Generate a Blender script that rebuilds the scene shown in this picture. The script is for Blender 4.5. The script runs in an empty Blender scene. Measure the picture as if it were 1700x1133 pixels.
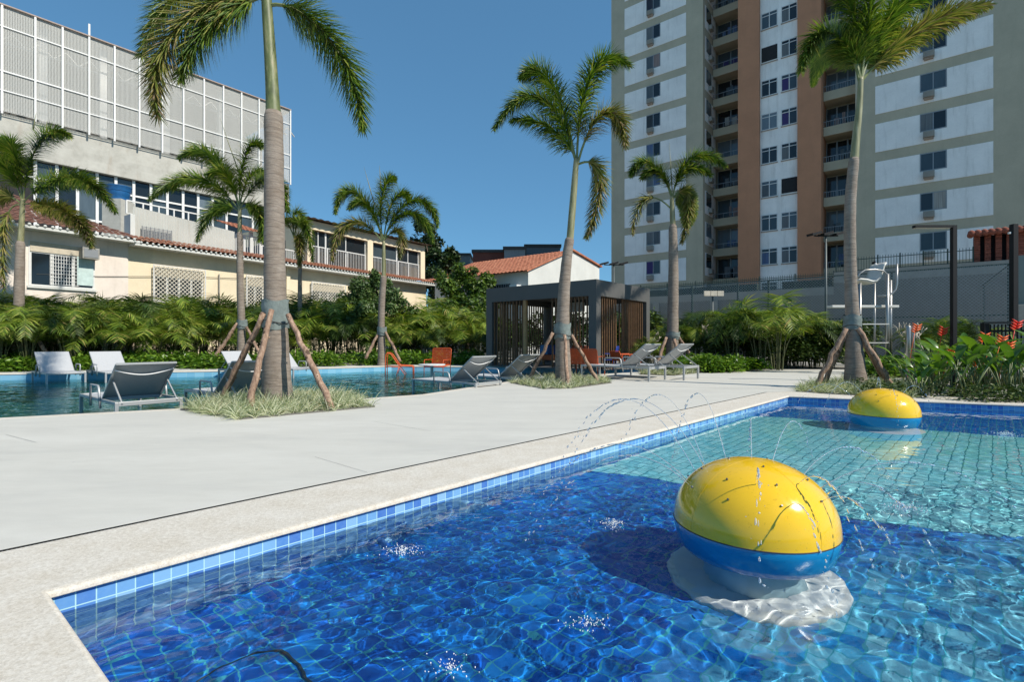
import bpy, bmesh, math, random
from mathutils import Vector, Matrix, noise
from mathutils.geometry import tessellate_polygon
PI = math.pi
random.seed(7)
sc = bpy.context.scene
col = sc.collection
F = 840.0          # focal length in photo pixels (1700 wide)
R0 = random.Random(11)

# ---------- measuring helpers (photo measurements -> world metres) ----------
def G(px, py, z=0.0):
    Y = F*(1.0-z)/(py-566.0)
    return Vector(((px-850.0)/F*Y, Y, z))
def P(px, py, Y):
    return Vector(((px-850.0)/F*Y, Y, 1.0-(py-566.0)/F*Y))

# ---------- tagging ----------
def tag(o, label=None, cat=None, group=None, kind=None):
    if label: o['label'] = label
    if cat: o['category'] = cat
    if group: o['group'] = group
    if kind: o['kind'] = kind
    return o
def empty(name, loc=(0,0,0), rz=0.0):
    o = bpy.data.objects.new(name, None); col.objects.link(o)
    o.location = loc; o.rotation_euler = (0,0,rz); o.empty_display_size = .1
    return o
def copy_tree(o, parent=None):
    c = o.copy(); col.objects.link(c)
    c.parent = parent
    for ch in list(o.children): copy_tree(ch, c)
    return c

# ---------- mesh collector ----------
class MB:
    def __init__(self): self.v=[]; self.f=[]; self.m=[]; self.uv=None; self.cr=[]
    def add(self, vs, fs, mi=0):
        n=len(self.v); self.v.extend([tuple(p) for p in vs])
        for f in fs: self.f.append(tuple(i+n for i in f)); self.m.append(mi)
    def quad(self, a,b,c,d, mi=0): self.add([a,b,c,d],[(0,1,2,3)],mi)
    def box(self, c, s, rz=0.0, mi=0, M=None):
        x,y,z=s[0]/2,s[1]/2,s[2]/2
        vs=[Vector((i*x,j*y,k*z)) for i in(-1,1) for j in(-1,1) for k in(-1,1)]
        if M is None: M=Matrix.Rotation(rz,3,'Z')
        vs=[M@p+Vector(c) for p in vs]
        self.add(vs,[(0,1,3,2),(4,6,7,5),(0,4,5,1),(2,3,7,6),(0,2,6,4),(1,5,7,3)],mi)
    def box2(self, x0,y0,z0,x1,y1,z1,mi=0):
        self.box(((x0+x1)/2,(y0+y1)/2,(z0+z1)/2),(abs(x1-x0),abs(y1-y0),abs(z1-z0)),0,mi)
    def bar(self, a, b, w, h=None, mi=0):
        a=Vector(a); b=Vector(b); h=h or w; d=b-a; L=d.length
        if L<1e-6: return
        q=d.to_track_quat('X','Z').to_matrix()
        self.box((a+b)/2,(L,w,h),0,mi,q)
    def tube(self, pts, r, n=8, mi=0, cap=True, ell=None):
        pts=[Vector(p) for p in pts]; rs=r if isinstance(r,(list,tuple)) else [r]*len(pts)
        vs=[]; N=len(pts); up=None
        for i,p in enumerate(pts):
            t=(pts[min(i+1,N-1)]-pts[max(i-1,0)]).normalized()
            if up is None:
                up=Vector((0,0,1)) if abs(t.z)<.9 else Vector((1,0,0))
            s=t.cross(up).normalized(); up=s.cross(t).normalized()
            for k in range(n):
                a=2*PI*k/n; vs.append(p+(s*math.cos(a)+up*math.sin(a))*rs[i])
        fs=[]
        for i in range(N-1):
            for k in range(n):
                k2=(k+1)%n; fs.append((i*n+k,i*n+k2,(i+1)*n+k2,(i+1)*n+k))
        if cap: fs.append(tuple(reversed(range(n)))); fs.append(tuple((N-1)*n+k for k in range(n)))
        self.add(vs,fs,mi)
    def lathe(self, prof, c=(0,0,0), n=24, mi=0):
        c=Vector(c); vs=[]; fs=[]
        for (r,z) in prof:
            for k in range(n):
                a=2*PI*k/n; vs.append(c+Vector((r*math.cos(a),r*math.sin(a),z)))
        for i in range(len(prof)-1):
            for k in range(n):
                k2=(k+1)%n; fs.append((i*n+k,i*n+k2,(i+1)*n+k2,(i+1)*n+k))
        self.add(vs,fs,mi)
    def ball(self, c, r, mi=0, sx=1,sy=1,sz=1, n=8, m=5):
        c=Vector(c); vs=[]; fs=[]
        for i in range(m+1):
            th=PI*i/m
            for k in range(n):
                a=2*PI*k/n; vs.append(c+Vector((r*sx*math.sin(th)*math.cos(a),r*sy*math.sin(th)*math.sin(a),r*sz*math.cos(th))))
        for i in range(m):
            for k in range(n):
                k2=(k+1)%n; fs.append((i*n+k,(i+1)*n+k,(i+1)*n+k2,i*n+k2))
        self.add(vs,fs,mi)
    def poly(self, pts, z, holes=(), mi=0):
        loops=[[Vector((p[0],p[1],z)) for p in pts]]+[[Vector((p[0],p[1],z)) for p in h] for h in holes]
        flat=[p for l in loops for p in l]
        tris=tessellate_polygon(loops)
        out=[]
        for t in tris:
            a,b,c=[flat[i] for i in t]
            if (b-a).cross(c-a).z<0: t=(t[0],t[2],t[1])
            out.append(tuple(t))
        self.add(flat,out,mi)
    def build(self, name, mats, parent=None, smooth=False, uvs=None, bevel=0, angle=None, loc=None):
        me=bpy.data.meshes.new(name); me.from_pydata(self.v,[],self.f)
        if not isinstance(mats,(list,tuple)): mats=[mats]
        for m in mats: me.materials.append(m)
        if len(mats)>1:
            me.polygons.foreach_set('material_index',self.m)
        if smooth: me.polygons.foreach_set('use_smooth',[True]*len(me.polygons))
        if uvs is not None:
            l=me.uv_layers.new(name='UVMap')
            for lp in me.loops: l.data[lp.index].uv=uvs[lp.vertex_index]
        me.validate(); me.update()
        if smooth and angle: 
            try: me.set_sharp_from_angle(angle=math.radians(angle))
            except Exception: pass
        o=bpy.data.objects.new(name,me); col.objects.link(o); o.parent=parent
        if loc is not None: o.location=loc
        if bevel:
            b=o.modifiers.new('bevel','BEVEL'); b.width=bevel; b.segments=2; b.limit_method='ANGLE'
        return o

# ---------- materials ----------
class NT:
    def __init__(self, name):
        self.m=bpy.data.materials.new(name); self.m.use_nodes=True; self.t=self.m.node_tree
        self.t.nodes.clear()
        self.out=self.t.nodes.new('ShaderNodeOutputMaterial')
    def n(self, typ, **kw):
        nd=self.t.nodes.new(typ)
        for k,v in kw.items():
            if k.startswith('i_'):
                key=k[2:].replace('_',' ')
                nd.inputs[key].default_value=v
            else: setattr(nd,k,v)
        return nd
    def l(self,a,b): self.t.links.new(a,b)
    def math(self,op,a,b=None,c=None):
        nd=self.t.nodes.new('ShaderNodeMath'); nd.operation=op
        for i,x in enumerate((a,b,c)):
            if x is None: continue
            if isinstance(x,(int,float)): nd.inputs[i].default_value=x
            else: self.l(x,nd.inputs[i])
        return nd.outputs[0]
    def ramp(self, fac, stops, interp='LINEAR'):
        r=self.t.nodes.new('ShaderNodeValToRGB'); r.color_ramp.interpolation=interp
        e=r.color_ramp.elements
        while len(e)<len(stops): e.new(.5)
        for i,(p,c) in enumerate(stops):
            e[i].position=p; e[i].color=(c[0],c[1],c[2],1)
        self.l(fac,r.inputs[0]); return r.outputs[0]
    def mix(self, fac, a, b, typ='MIX'):
        m=self.t.nodes.new('ShaderNodeMixRGB'); m.blend_type=typ
        for i,x in enumerate((fac,a,b)):
            if isinstance(x,(int,float)): m.inputs[i].default_value=x
            elif isinstance(x,tuple): m.inputs[i].default_value=(x[0],x[1],x[2],1)
            else: self.l(x,m.inputs[i])
        return m.outputs[0]
    def coord(self, kind='Object'):
        return self.t.nodes.new('ShaderNodeTexCoord').outputs[kind]
    def mapping(self, vec, scale=(1,1,1), rot=(0,0,0), loc=(0,0,0)):
        m=self.t.nodes.new('ShaderNodeMapping'); self.l(vec,m.inputs[0])
        m.inputs['Scale'].default_value=scale; m.inputs['Rotation'].default_value=rot; m.inputs['Location'].default_value=loc
        return m.outputs[0]
    def noise(self, vec, scale, detail=3, rough=.55, out='Fac', dist=0):
        nd=self.t.nodes.new('ShaderNodeTexNoise'); nd.inputs['Scale'].default_value=scale
        nd.inputs['Detail'].default_value=detail; nd.inputs['Roughness'].default_value=rough
        nd.inputs['Distortion'].default_value=dist
        if vec is not None: self.l(vec,nd.inputs['Vector'])
        return nd.outputs[out]
    def bump(self, h, strength=.3, dist=.01, normal=None):
        b=self.t.nodes.new('ShaderNodeBump'); b.inputs['Strength'].default_value=strength; b.inputs['Distance'].default_value=dist
        self.l(h,b.inputs['Height'])
        if normal is not None: self.l(normal,b.inputs['Normal'])
        return b.outputs[0]
    def bsdf(self, color=None, rough=.6, metal=0, normal=None, spec=None, **kw):
        b=self.t.nodes.new('ShaderNodeBsdfPrincipled')
        if color is not None:
            if isinstance(color,tuple): b.inputs['Base Color'].default_value=(color[0],color[1],color[2],1)
            else: self.l(color,b.inputs['Base Color'])
        if isinstance(rough,(int,float)): b.inputs['Roughness'].default_value=rough
        else: self.l(rough,b.inputs['Roughness'])
        b.inputs['Metallic'].default_value=metal
        if spec is not None: b.inputs['Specular IOR Level'].default_value=spec
        if normal is not None: self.l(normal,b.inputs['Normal'])
        for k,v in kw.items(): b.inputs[k.replace('_',' ')].default_value=v
        self.l(b.outputs[0],self.out.inputs[0]); return b

def mat_simple(name, c, rough=.6, metal=0, var=.12, scale=6, bump=0, bscale=60, spec=None, **kw):
    n=NT(name); co=n.coord()
    f=n.noise(co,scale,4)
    a=tuple(max(0,x*(1-var)) for x in c); b=tuple(min(1,x*(1+var)) for x in c)
    colr=n.ramp(f,[(.3,a),(.7,b)])
    nm=None
    if bump: nm=n.bump(n.noise(co,bscale,3),bump,.01)
    n.bsdf(colr,rough,metal,nm,spec,**kw)
    return n.m
def mat_leaf(name, stops, rough=.5, trans=.25, spec=.4):
    n=NT(name)
    g=n.t.nodes.new('ShaderNodeNewGeometry')
    oi=n.t.nodes.new('ShaderNodeObjectInfo')
    f=n.math('FRACT',n.math('ADD',g.outputs['Random Per Island'],n.math('MULTIPLY',oi.outputs['Random'],.37)))
    colr=n.ramp(f,stops)
    b=n.bsdf(colr,rough,0,None,spec)
    t=n.t.nodes.new('ShaderNodeBsdfTranslucent'); 
    hs=n.mix(1.0,colr,(1.25,1.35,.5),'MULTIPLY')
    n.l(hs,t.inputs[0])
    mx=n.t.nodes.new('ShaderNodeMixShader'); mx.inputs[0].default_value=trans
    n.l(b.outputs[0],mx.inputs[1]); n.l(t.outputs[0],mx.inputs[2]); n.l(mx.outputs[0],n.out.inputs[0])
    return n.m

# a vertical facade plane measured between two photo columns
class Wall:
    def __init__(self, p0, p1):
        self.p0=Vector((p0[0],p0[1],0)); d=Vector((p1[0]-p0[0],p1[1]-p0[1],0)); self.L=d.length; self.u=d.normalized()
        n=Vector((self.u.y,-self.u.x,0))
        if n.dot(-self.p0)<0: n=-n
        self.n=n                                # towards the camera
        self.rz=math.atan2(self.u.y,self.u.x)
        self.flip = -1 if (Matrix.Rotation(self.rz,3,'Z')@Vector((0,1,0))).dot(n)<0 else 1
    def s(self, px):
        k=(px-850.0)/F
        return (k*self.p0.y-self.p0.x)/(self.u.x-k*self.u.y)
    def z(self, px, py):
        Y=self.p0.y+self.u.y*self.s(px); return 1-(py-566.0)/F*Y
    def zs(self, s, py):
        Y=self.p0.y+self.u.y*s; return 1-(py-566.0)/F*Y
    def pt(self, s, z, d=0): return self.p0+self.u*s+self.n*d+Vector((0,0,z))
    def box(self, mb, s0,s1,z0,z1,d0,d1,mi=0):
        c=self.pt((s0+s1)/2,(z0+z1)/2,(d0+d1)/2)
        mb.box(c,(abs(s1-s0),abs(d1-d0),abs(z1-z0)),self.rz,mi)
# ---------- sun, sky, camera ----------
SUN=Vector((.82,-.50,0)).normalized(); ELEV=math.radians(43)
sun_dir=Vector((SUN.x*math.cos(ELEV),SUN.y*math.cos(ELEV),math.sin(ELEV)))
ld=bpy.data.lights.new('sun','SUN'); ld.energy=3.75; ld.angle=math.radians(.53); ld.color=(1,.935,.83)
sun=bpy.data.objects.new('sun',ld); col.objects.link(sun)
sun.rotation_euler=(-sun_dir).to_track_quat('-Z','Y').to_euler()
w=bpy.data.worlds.new('World'); sc.world=w; w.use_nodes=True
nt=w.node_tree; nt.nodes.clear()
sky=nt.nodes.new('ShaderNodeTexSky'); sky.sky_type='NISHITA'; sky.sun_disc=False
sky.sun_elevation=ELEV; sky.sun_rotation=math.atan2(sun_dir.x,sun_dir.y)
sky.air_density=1.0; sky.dust_density=.1; sky.ozone_density=1.6; sky.altitude=1800
bg=nt.nodes.new('ShaderNodeBackground'); bg.inputs[1].default_value=.125
wo=nt.nodes.new('ShaderNodeOutputWorld')
hs=nt.nodes.new('ShaderNodeHueSaturation'); hs.inputs['Saturation'].default_value=1.0; hs.inputs['Hue'].default_value=.5; nt.links.new(sky.outputs[0],hs.inputs['Color']); gm=nt.nodes.new('ShaderNodeGamma'); gm.inputs[1].default_value=.5; tn=nt.nodes.new('ShaderNodeMixRGB'); tn.blend_type='MULTIPLY'; tn.inputs[0].default_value=1; tn.inputs[2].default_value=(.57,1.15,1.58,1); nt.links.new(hs.outputs[0],gm.inputs[0]); nt.links.new(gm.outputs[0],tn.inputs[1]); nt.links.new(tn.outputs[0],bg.inputs[0]); nt.links.new(bg.outputs[0],wo.inputs[0])
cd=bpy.data.cameras.new('camera'); cd.sensor_width=36; cd.lens=36*F/1700; cd.clip_start=.05; cd.clip_end=3000
cam=bpy.data.objects.new('camera',cd); col.objects.link(cam); cam.location=(0,0,1); cam.rotation_euler=(PI/2,0,0)
sc.camera=cam
sc.view_settings.view_transform='Standard'; sc.view_settings.look='None'; sc.view_settings.exposure=.52
sc.view_settings.gamma=1
c=sc.cycles
c.use_denoising=True
try: c.denoiser='OPENIMAGEDENOISE'
except Exception: pass
c.max_bounces=10; c.diffuse_bounces=3; c.glossy_bounces=4; c.transmission_bounces=6; c.transparent_max_bounces=16
c.caustics_refractive=True; c.caustics_reflective=False; c.sample_clamp_indirect=6; c.sample_clamp_direct=0
c.blur_glossy=.3
# ---------- polygons of the two pools ----------
A=Vector((-1.841,2.014)); B=Vector((5.05,9.23))
FP=[A, Vector((2.1,-1.10)), Vector((13.2,-1.10)), Vector((13.2,5.64)), B]      # front pool, coping's inner edge
def offs(poly, d):
    n=len(poly); out=[]
    ar=sum(poly[i][0]*poly[(i+1)%n][1]-poly[(i+1)%n][0]*poly[i][1] for i in range(n)); sg=1 if ar>0 else -1
    for i in range(n):
        p0,p1,p2=Vector(poly[i-1]),Vector(poly[i]),Vector(poly[(i+1)%n])
        a=(p1-p0).normalized(); b=(p2-p1).normalized()
        na=Vector((a.y,-a.x))*sg; nb=Vector((b.y,-b.x))*sg
        m=(na+nb).normalized(); out.append(p1+m*(d/max(.3,m.dot(na))))
    return out
def G2(px,py): g=G(px,py); return Vector((g.x,g.y))
C_out=[G2(-260,972.4),Vector((1.6,-1.9)),Vector((14.2,-1.9)),Vector((13.6,5.86)),G2(1345,648.5),G2(1274,651.5)]
C_out[0]=Vector((-2.62,2.98))  # replaced just below by the measured line
# the outer coping line passes (0,918) and (1274,652) in the photo
o0=G2(0,918); o1=G2(1270,652.2); od=(o1-o0).normalized()
C_out[0]=o0-od*2.6
C_out[1]=Vector((C_out[0].x+2.6,C_out[0].y-3.2)); 
bp_px=[(-330,716),(0,694),(325,677),(480,669),(600,662),(700,655),(800,640),(880,628),(1000,621),(1075,617)]
bp_near=[G2(*p) for p in bp_px]
bp_far=[G2(1088,613.5),G2(960,610),G2(810,608.3),G2(650,607.6),G2(420,614.5),G2(200,618),G2(0,620.5),G2(-330,628)]
BP=bp_near+bp_far
ZW=-.108; ZF=-.48; ZWB=-.2; ZFB=-1.1
# ---------- materials ----------
def mat_tile(name, size, stops, grout, gw=.05, rough=.12, zone=None):
    n=NT(name); uv=n.coord('UV')
    sep=n.t.nodes.new('ShaderNodeSeparateXYZ'); 
    sc_=n.mapping(uv,(1/size,1/size,1)); n.l(sc_,sep.inputs[0])
    fx=n.math('FRACT',sep.outputs[0]); fy=n.math('FRACT',sep.outputs[1])
    ex=n.math('MINIMUM',fx,n.math('SUBTRACT',1.0,fx)); ey=n.math('MINIMUM',fy,n.math('SUBTRACT',1.0,fy))
    e=n.math('MINIMUM',ex,ey)
    g=n.math('LESS_THAN',e,gw)
    cx=n.math('FLOOR',sep.outputs[0]); cy=n.math('FLOOR',sep.outputs[1])
    cv=n.t.nodes.new('ShaderNodeCombineXYZ'); n.l(cx,cv.inputs[0]); n.l(cy,cv.inputs[1])
    wn=n.t.nodes.new('ShaderNodeTexWhiteNoise'); wn.noise_dimensions='2D'; n.l(cv.outputs[0],wn.inputs['Vector'])
    c=n.ramp(wn.outputs['Value'],stops)
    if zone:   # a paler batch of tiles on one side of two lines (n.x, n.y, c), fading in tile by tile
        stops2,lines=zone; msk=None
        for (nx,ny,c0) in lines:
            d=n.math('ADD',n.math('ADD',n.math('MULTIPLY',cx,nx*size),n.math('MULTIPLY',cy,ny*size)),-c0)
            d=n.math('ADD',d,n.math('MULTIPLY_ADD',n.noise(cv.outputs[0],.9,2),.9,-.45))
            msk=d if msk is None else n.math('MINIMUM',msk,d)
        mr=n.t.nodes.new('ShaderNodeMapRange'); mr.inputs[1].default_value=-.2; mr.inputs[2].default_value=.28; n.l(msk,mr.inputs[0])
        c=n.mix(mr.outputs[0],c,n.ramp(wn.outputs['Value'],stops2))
    # mottled glaze inside the tile
    gl=n.noise(sc_,2.3,3); c=n.mix(n.math('MULTIPLY',gl,.35),c,stops[-1][1])
    c=n.mix(g,c,grout)
    h=n.math('SMOOTH_MIN',e,.12,.05)
    n.bsdf(c,rough,0,n.bump(h,.5,.004),.5)
    return n.m
cobalt=[(0,(.004,.06,.42)),(.3,(.005,.09,.50)),(.55,(.007,.125,.56)),(.8,(.009,.165,.60)),(1,(.014,.22,.63))]
skyb=[(0,(.05,.16,.50)),(.35,(.09,.27,.62)),(.7,(.20,.42,.70)),(1,(.30,.52,.75))]
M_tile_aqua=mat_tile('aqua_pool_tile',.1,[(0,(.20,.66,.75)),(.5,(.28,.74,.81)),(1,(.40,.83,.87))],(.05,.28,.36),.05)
M_tile_band=mat_tile('waterline_tile',.067,[(0,(.035,.13,.50)),(.35,(.08,.25,.60)),(.7,(.18,.40,.68)),(1,(.28,.50,.72))],(.45,.72,.72),.035)
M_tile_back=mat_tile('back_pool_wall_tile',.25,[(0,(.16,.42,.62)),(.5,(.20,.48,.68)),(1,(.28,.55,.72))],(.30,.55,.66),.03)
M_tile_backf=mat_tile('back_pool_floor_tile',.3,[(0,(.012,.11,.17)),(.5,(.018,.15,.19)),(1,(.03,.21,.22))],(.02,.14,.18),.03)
n=NT('pool_water')
co=n.coord('Object')
h1=n.noise(co,9,3,.6); h2=n.noise(co,26,2,.5)
nb=n.bump(n.math('ADD',h1,n.math('MULTIPLY',h2,.25)),.5,.012)
rf=n.n('ShaderNodeBsdfGlass'); rf.inputs['IOR'].default_value=1.33; rf.inputs['Roughness'].default_value=0; rf.inputs['Color'].default_value=(.93,.985,1,1)
n.l(rf.outputs[0],n.out.inputs[0]); M_water=n.m; 
M_water_bump=nb

def wall_mesh(poly, z0, z1, name, mat, parent=None, closed=True, flip=False, bands=None):
    mb=MB(); uvs=[]; s=0; N=len(poly)
    for i in range(N if closed else N-1):
        a,b=poly[i],poly[(i+1)%N]; L=(Vector(b)-Vector(a)).length
        vs=[(a[0],a[1],z0),(b[0],b[1],z0),(b[0],b[1],z1),(a[0],a[1],z1)]
        mb.add(vs,[(0,1,2,3) if not flip else (3,2,1,0)]); uvs+= [(s,z0-z1),(s+L,z0-z1),(s+L,0),(s,0)]; s+=L
    return mb.build(name,mat,parent,uvs=uvs)
inw=offs(FP,.022)   # tile face sits a little under the coping nose
RA=math.atan2((B-A).y,(B-A).x)
def uvrot(p, o=A):
    d=Vector((p[0]-o[0],p[1]-o[1])); c,s=math.cos(-RA),math.sin(-RA)
    return (d.x*c-d.y*s, d.x*s+d.y*c)
# aqua zone of the floor, bounded by two curves seen in the photo
def GW(px,py,z=ZF):   # point on the floor seen through the water surface
    g=G(px,py,ZW); d=Vector((g.x,g.y,ZW-1)); h=Vector((d.x,d.y)).length; th=math.atan2(h,-d.z)
    r=math.asin(math.sin(th)/1.33); k=(ZW-z)*math.tan(r)
    return Vector((g.x+d.x/h*k, g.y+d.y/h*k))
near_c=[GW(*p) for p in [(930,776),(985,783),(1060,790),(1140,805),(1260,830),(1395,858),(1550,880),(1700,892),(1900,905)]]
far_c=[GW(*p) for p in [(1900,740),(1700,727),(1560,716),(1480,708),(1380,700),(1300,693),(1230,690)]]
def on_left_wall(p):
    t=(p-A).dot((B-A).normalized()); return A+(B-A).normalized()*t
aqua=[on_left_wall(near_c[0])]+near_c+[Vector((13.2,near_c[-1].y)),Vector((13.2,far_c[0].y))]+far_c+[on_left_wall(far_c[-1])]
def uline(pa,pb,inside_pt):
    a=Vector(uvrot(GW(*pa))); b=Vector(uvrot(GW(*pb))); q=Vector(uvrot(GW(*inside_pt))); d=(b-a).normalized(); nn=Vector((-d.y,d.x))
    if (q-a).dot(nn)<0: nn=-nn
    return (nn.x,nn.y,a.dot(nn))
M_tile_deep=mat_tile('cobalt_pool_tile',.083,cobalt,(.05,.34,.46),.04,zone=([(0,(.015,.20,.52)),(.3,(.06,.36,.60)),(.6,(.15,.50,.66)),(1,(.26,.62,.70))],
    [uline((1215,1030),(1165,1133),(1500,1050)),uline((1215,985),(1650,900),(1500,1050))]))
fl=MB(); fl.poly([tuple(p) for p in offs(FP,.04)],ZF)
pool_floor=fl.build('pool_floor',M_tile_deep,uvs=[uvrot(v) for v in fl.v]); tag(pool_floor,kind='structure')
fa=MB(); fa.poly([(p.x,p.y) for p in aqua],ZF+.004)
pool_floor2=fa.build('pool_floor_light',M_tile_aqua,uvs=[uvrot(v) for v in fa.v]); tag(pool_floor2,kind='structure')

pool_wall=wall_mesh([tuple(p) for p in inw],ZF,-.028,'pool_wall',M_tile_band); tag(pool_wall,kind='structure')
pool_wall.location.z=0
# black floor joint seen near the bottom of the photo
jl=MB(); jp=[GW(*p) for p in [(300,1150),(370,1108),(430,1085),(465,1082),(495,1105),(520,1150)]]
jv=[(p.x,p.y,ZF+.012) for p in jp]
jl.tube(jv,.007,6); jo=jl.build('pool_hose',mat_simple('black_rubber',(.03,.035,.03),.5)); tag(jo,'thin black hose lying curled on the blue pool floor','hose')

def inside(p, poly):
    x,y=p; r=False; n=len(poly); j=n-1
    for i in range(n):
        xi,yi=poly[i][0],poly[i][1]; xj,yj=poly[j][0],poly[j][1]
        if (yi>y)!=(yj>y) and x<(xj-xi)*(y-yi)/(yj-yi)+xi: r=not r
        j=i
    return r
def water_grid(poly, z, step, name, mat, amp, grow=.04, xs=None):
    ex=offs(poly,grow)
    if not inside((sum(p[0] for p in poly)/len(poly),sum(p[1] for p in poly)/len(poly)),ex): pass
    x0=min(p[0] for p in ex); x1=max(p[0] for p in ex); y0=min(p[1] for p in ex); y1=max(p[1] for p in ex)
    mb=MB(); idx={}
    def vert(x,y):
        k=(round(x,4),round(y,4))
        if k not in idx:
            idx[k]=len(mb.v); mb.v.append((x,y,z+amp(x,y)))
        return idx[k]
    y=y0
    while y<y1:
        st=step(y); x=x0
        while x<x1:
            cxy=(x+st/2,y+st/2)
            if inside(cxy,ex) and abs(cxy[0])<abs(cxy[1])*1.35+4.0:
                mb.f.append((vert(x,y),vert(x+st,y),vert(x+st,y+st),vert(x,y+st))); mb.m.append(0)
            x+=st
        y+=st
    return mb.build(name,mat,smooth=True)
def rip(x,y):
    # ripples: wind waves plus rings spreading from the fountain splashes
    v=Vector((x*1.0,y*1.0,0))
    w=Vector((noise.noise(v*3+Vector((5,1,2))),noise.noise(v*3+Vector((1,8,3))),0))*.18
    v=v+w; st=Vector((v.x*.80+v.y*.55,(v.y*.83-v.x*.55)*1.5,0))
    a=.0040*noise.noise(st*3.2)+.0028*noise.noise(st*8.0+Vector((3,7,1)))+.0022*noise.noise(st*17+Vector((9,2,5)))+.0010*noise.noise(st*34+Vector((1,2,5)))
    calm=min(1,max(.35,(x+2.6)/1.5)); zf=min(1,max(0,(y-3.4-.25*x)/1.6)); a*=calm*(1-.62*zf)
    ch=max(0,1-abs(y-3.0-.2*x)/1.6)*max(0,1-abs(x+.1)/2.0); a+=ch*(.0026*noise.noise(st*30)+.0036*noise.noise(st*13+Vector((4,4,4))))
    db=math.hypot(x-1.45,y-2.35); a*=1-.5*max(0,1-db/1.0)
    for (cx,cy,A_) in SPL:
        d=math.hypot(x-cx,y-cy)
        if d<1.6: a+=A_*math.sin(d*34)*math.exp(-d*2.6)
    return a
SPL=[(1.305,2.75,.0022)]+[(GW(px,py,ZW).x,GW(px,py,ZW).y,.0016) for px,py in [(668,918),(1018,872),(975,1038),(745,1112),(1500,845),(1090,845)]]
water=water_grid([tuple(p) for p in FP],ZW,lambda y:.015 if y<4 else .03,'pool_water',M_water,rip)
tag(water,kind='structure')
def wb(mb, name, mats, parent=None, **kw):
    """build a mesh given in world coordinates under a parent standing (unrotated) at its base"""
    o=mb.build(name,mats,parent,**kw)
    if parent is not None:
        p=parent; off=Vector((0,0,0))
        while p is not None: off+=p.location; p=p.parent
        o.location=-off
    return o
# ---------- ground, deck, coping ----------
n=NT('soil'); co=n.coord()
n.bsdf(n.ramp(n.noise(co,3,6,.7),[(.3,(.035,.028,.018)),(.7,(.09,.07,.045))]),.95,0,n.bump(n.noise(co,30,4),.6,.03)); M_soil=n.m
n=NT('deck_concrete'); co=n.coord()
b1=n.noise(n.mapping(co,(.5,1.6,1),(0,0,RA)),1.1,5,.6); b2=n.noise(n.mapping(co,(1,3.2,1),(0,0,.15)),2.6,6,.72); b3=n.noise(co,160,2,.6)
cc=n.ramp(b1,[(.30,(.49,.47,.41)),(.5,(.57,.545,.47)),(.68,(.625,.60,.525))])
cc=n.mix(.30,cc,n.ramp(b2,[(.3,(.45,.445,.42)),(.7,(.64,.64,.61))]))
cc=n.mix(.12,cc,n.ramp(b3,[(.35,(.40,.40,.38)),(.65,(.72,.72,.70))]))
vo=n.t.nodes.new('ShaderNodeTexVoronoi'); vo.inputs['Scale'].default_value=1.7; n.l(n.mapping(co,(1,1,1),(0,0,.6)),vo.inputs['Vector'])
spots=n.math('LESS_THAN',vo.outputs['Distance'],.035)
cc=n.mix(n.math('MULTIPLY',spots,.35),cc,(.30,.30,.29))
n.bsdf(cc,.72,0,n.bump(n.math('ADD',b2,b3),.12,.006)); M_deck=n.m
n=NT('coping_stone'); co=n.coord()
s1=n.noise(co,150,4,.75); s2=n.noise(co,5,4,.6); s3=n.noise(co,45,3,.6)
cc=n.ramp(s1,[(.30,(.28,.24,.18)),(.46,(.54,.48,.385)),(.70,(.78,.73,.63))])
cc=n.mix(.40,cc,n.ramp(s2,[(.3,(.52,.46,.37)),(.7,(.74,.72,.67))]))
cc=n.mix(.2,cc,n.ramp(s3,[(.4,(.42,.38,.32)),(.6,(.78,.76,.71))]))
n.bsdf(cc,.85,0,n.bump(n.math('ADD',s1,s3),.5,.004)); M_coping=n.m
M_dark=mat_simple('joint_dark',(.05,.05,.048),.8)
M_black=mat_simple('black_paint',(.010,.010,.011),.6,spec=.25)

big=[(-900,-60),(900,-60),(900,1500),(-900,1500)]
g=MB(); g.poly(big,-.02,[[tuple(p) for p in offs(FP,.05)],[tuple(p) for p in offs(BP,.05)]])
n=NT('ground_paving'); co=n.coord(); n.bsdf(n.ramp(n.noise(co,.4,5,.6),[(.3,(.22,.21,.185)),(.7,(.34,.32,.28))]),.9); tag(g.build('ground',n.m),kind='structure')
deckp=[(-60,-12),(16,-12),(16,4.6),tuple(C_out[3]),tuple(C_out[4]),(6.05,10.6),(9.2,11.8),tuple(G2(1520,622)),tuple(G2(1400,613)),tuple(G2(1262,614)),tuple(G2(1180,612)),tuple(G2(1130,606)),(5.6,20.6),(5.6,22),(-2.5,22),(-3.0,20.9),(-4.9,21.1)]
bpo=offs(BP,.16)
g=MB(); 
# deck outline runs round the near side of the back pool, the drain slot and coping ring stay open
deck=[(-60,-12),(17,-12),(17,5.0),tuple(C_out[3]+Vector((.4,.1))),tuple(G2(1345,647.5)),(6.2,10.7),(9.4,11.6),tuple(G2(1560,628)),tuple(G2(1400,613.2)),tuple(G2(1262,613.2)),tuple(G2(1120,607)),(5.9,21.5),(-1.6,22.2),(-3,21.3),(-60,21.3)]
co_out=[tuple(p) for p in offs([Vector(p) for p in C_out],.040)]
g.poly(deck,0,[co_out,[tuple(p) for p in bpo]])
tag(g.build('deck',M_deck),kind='structure')
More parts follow.
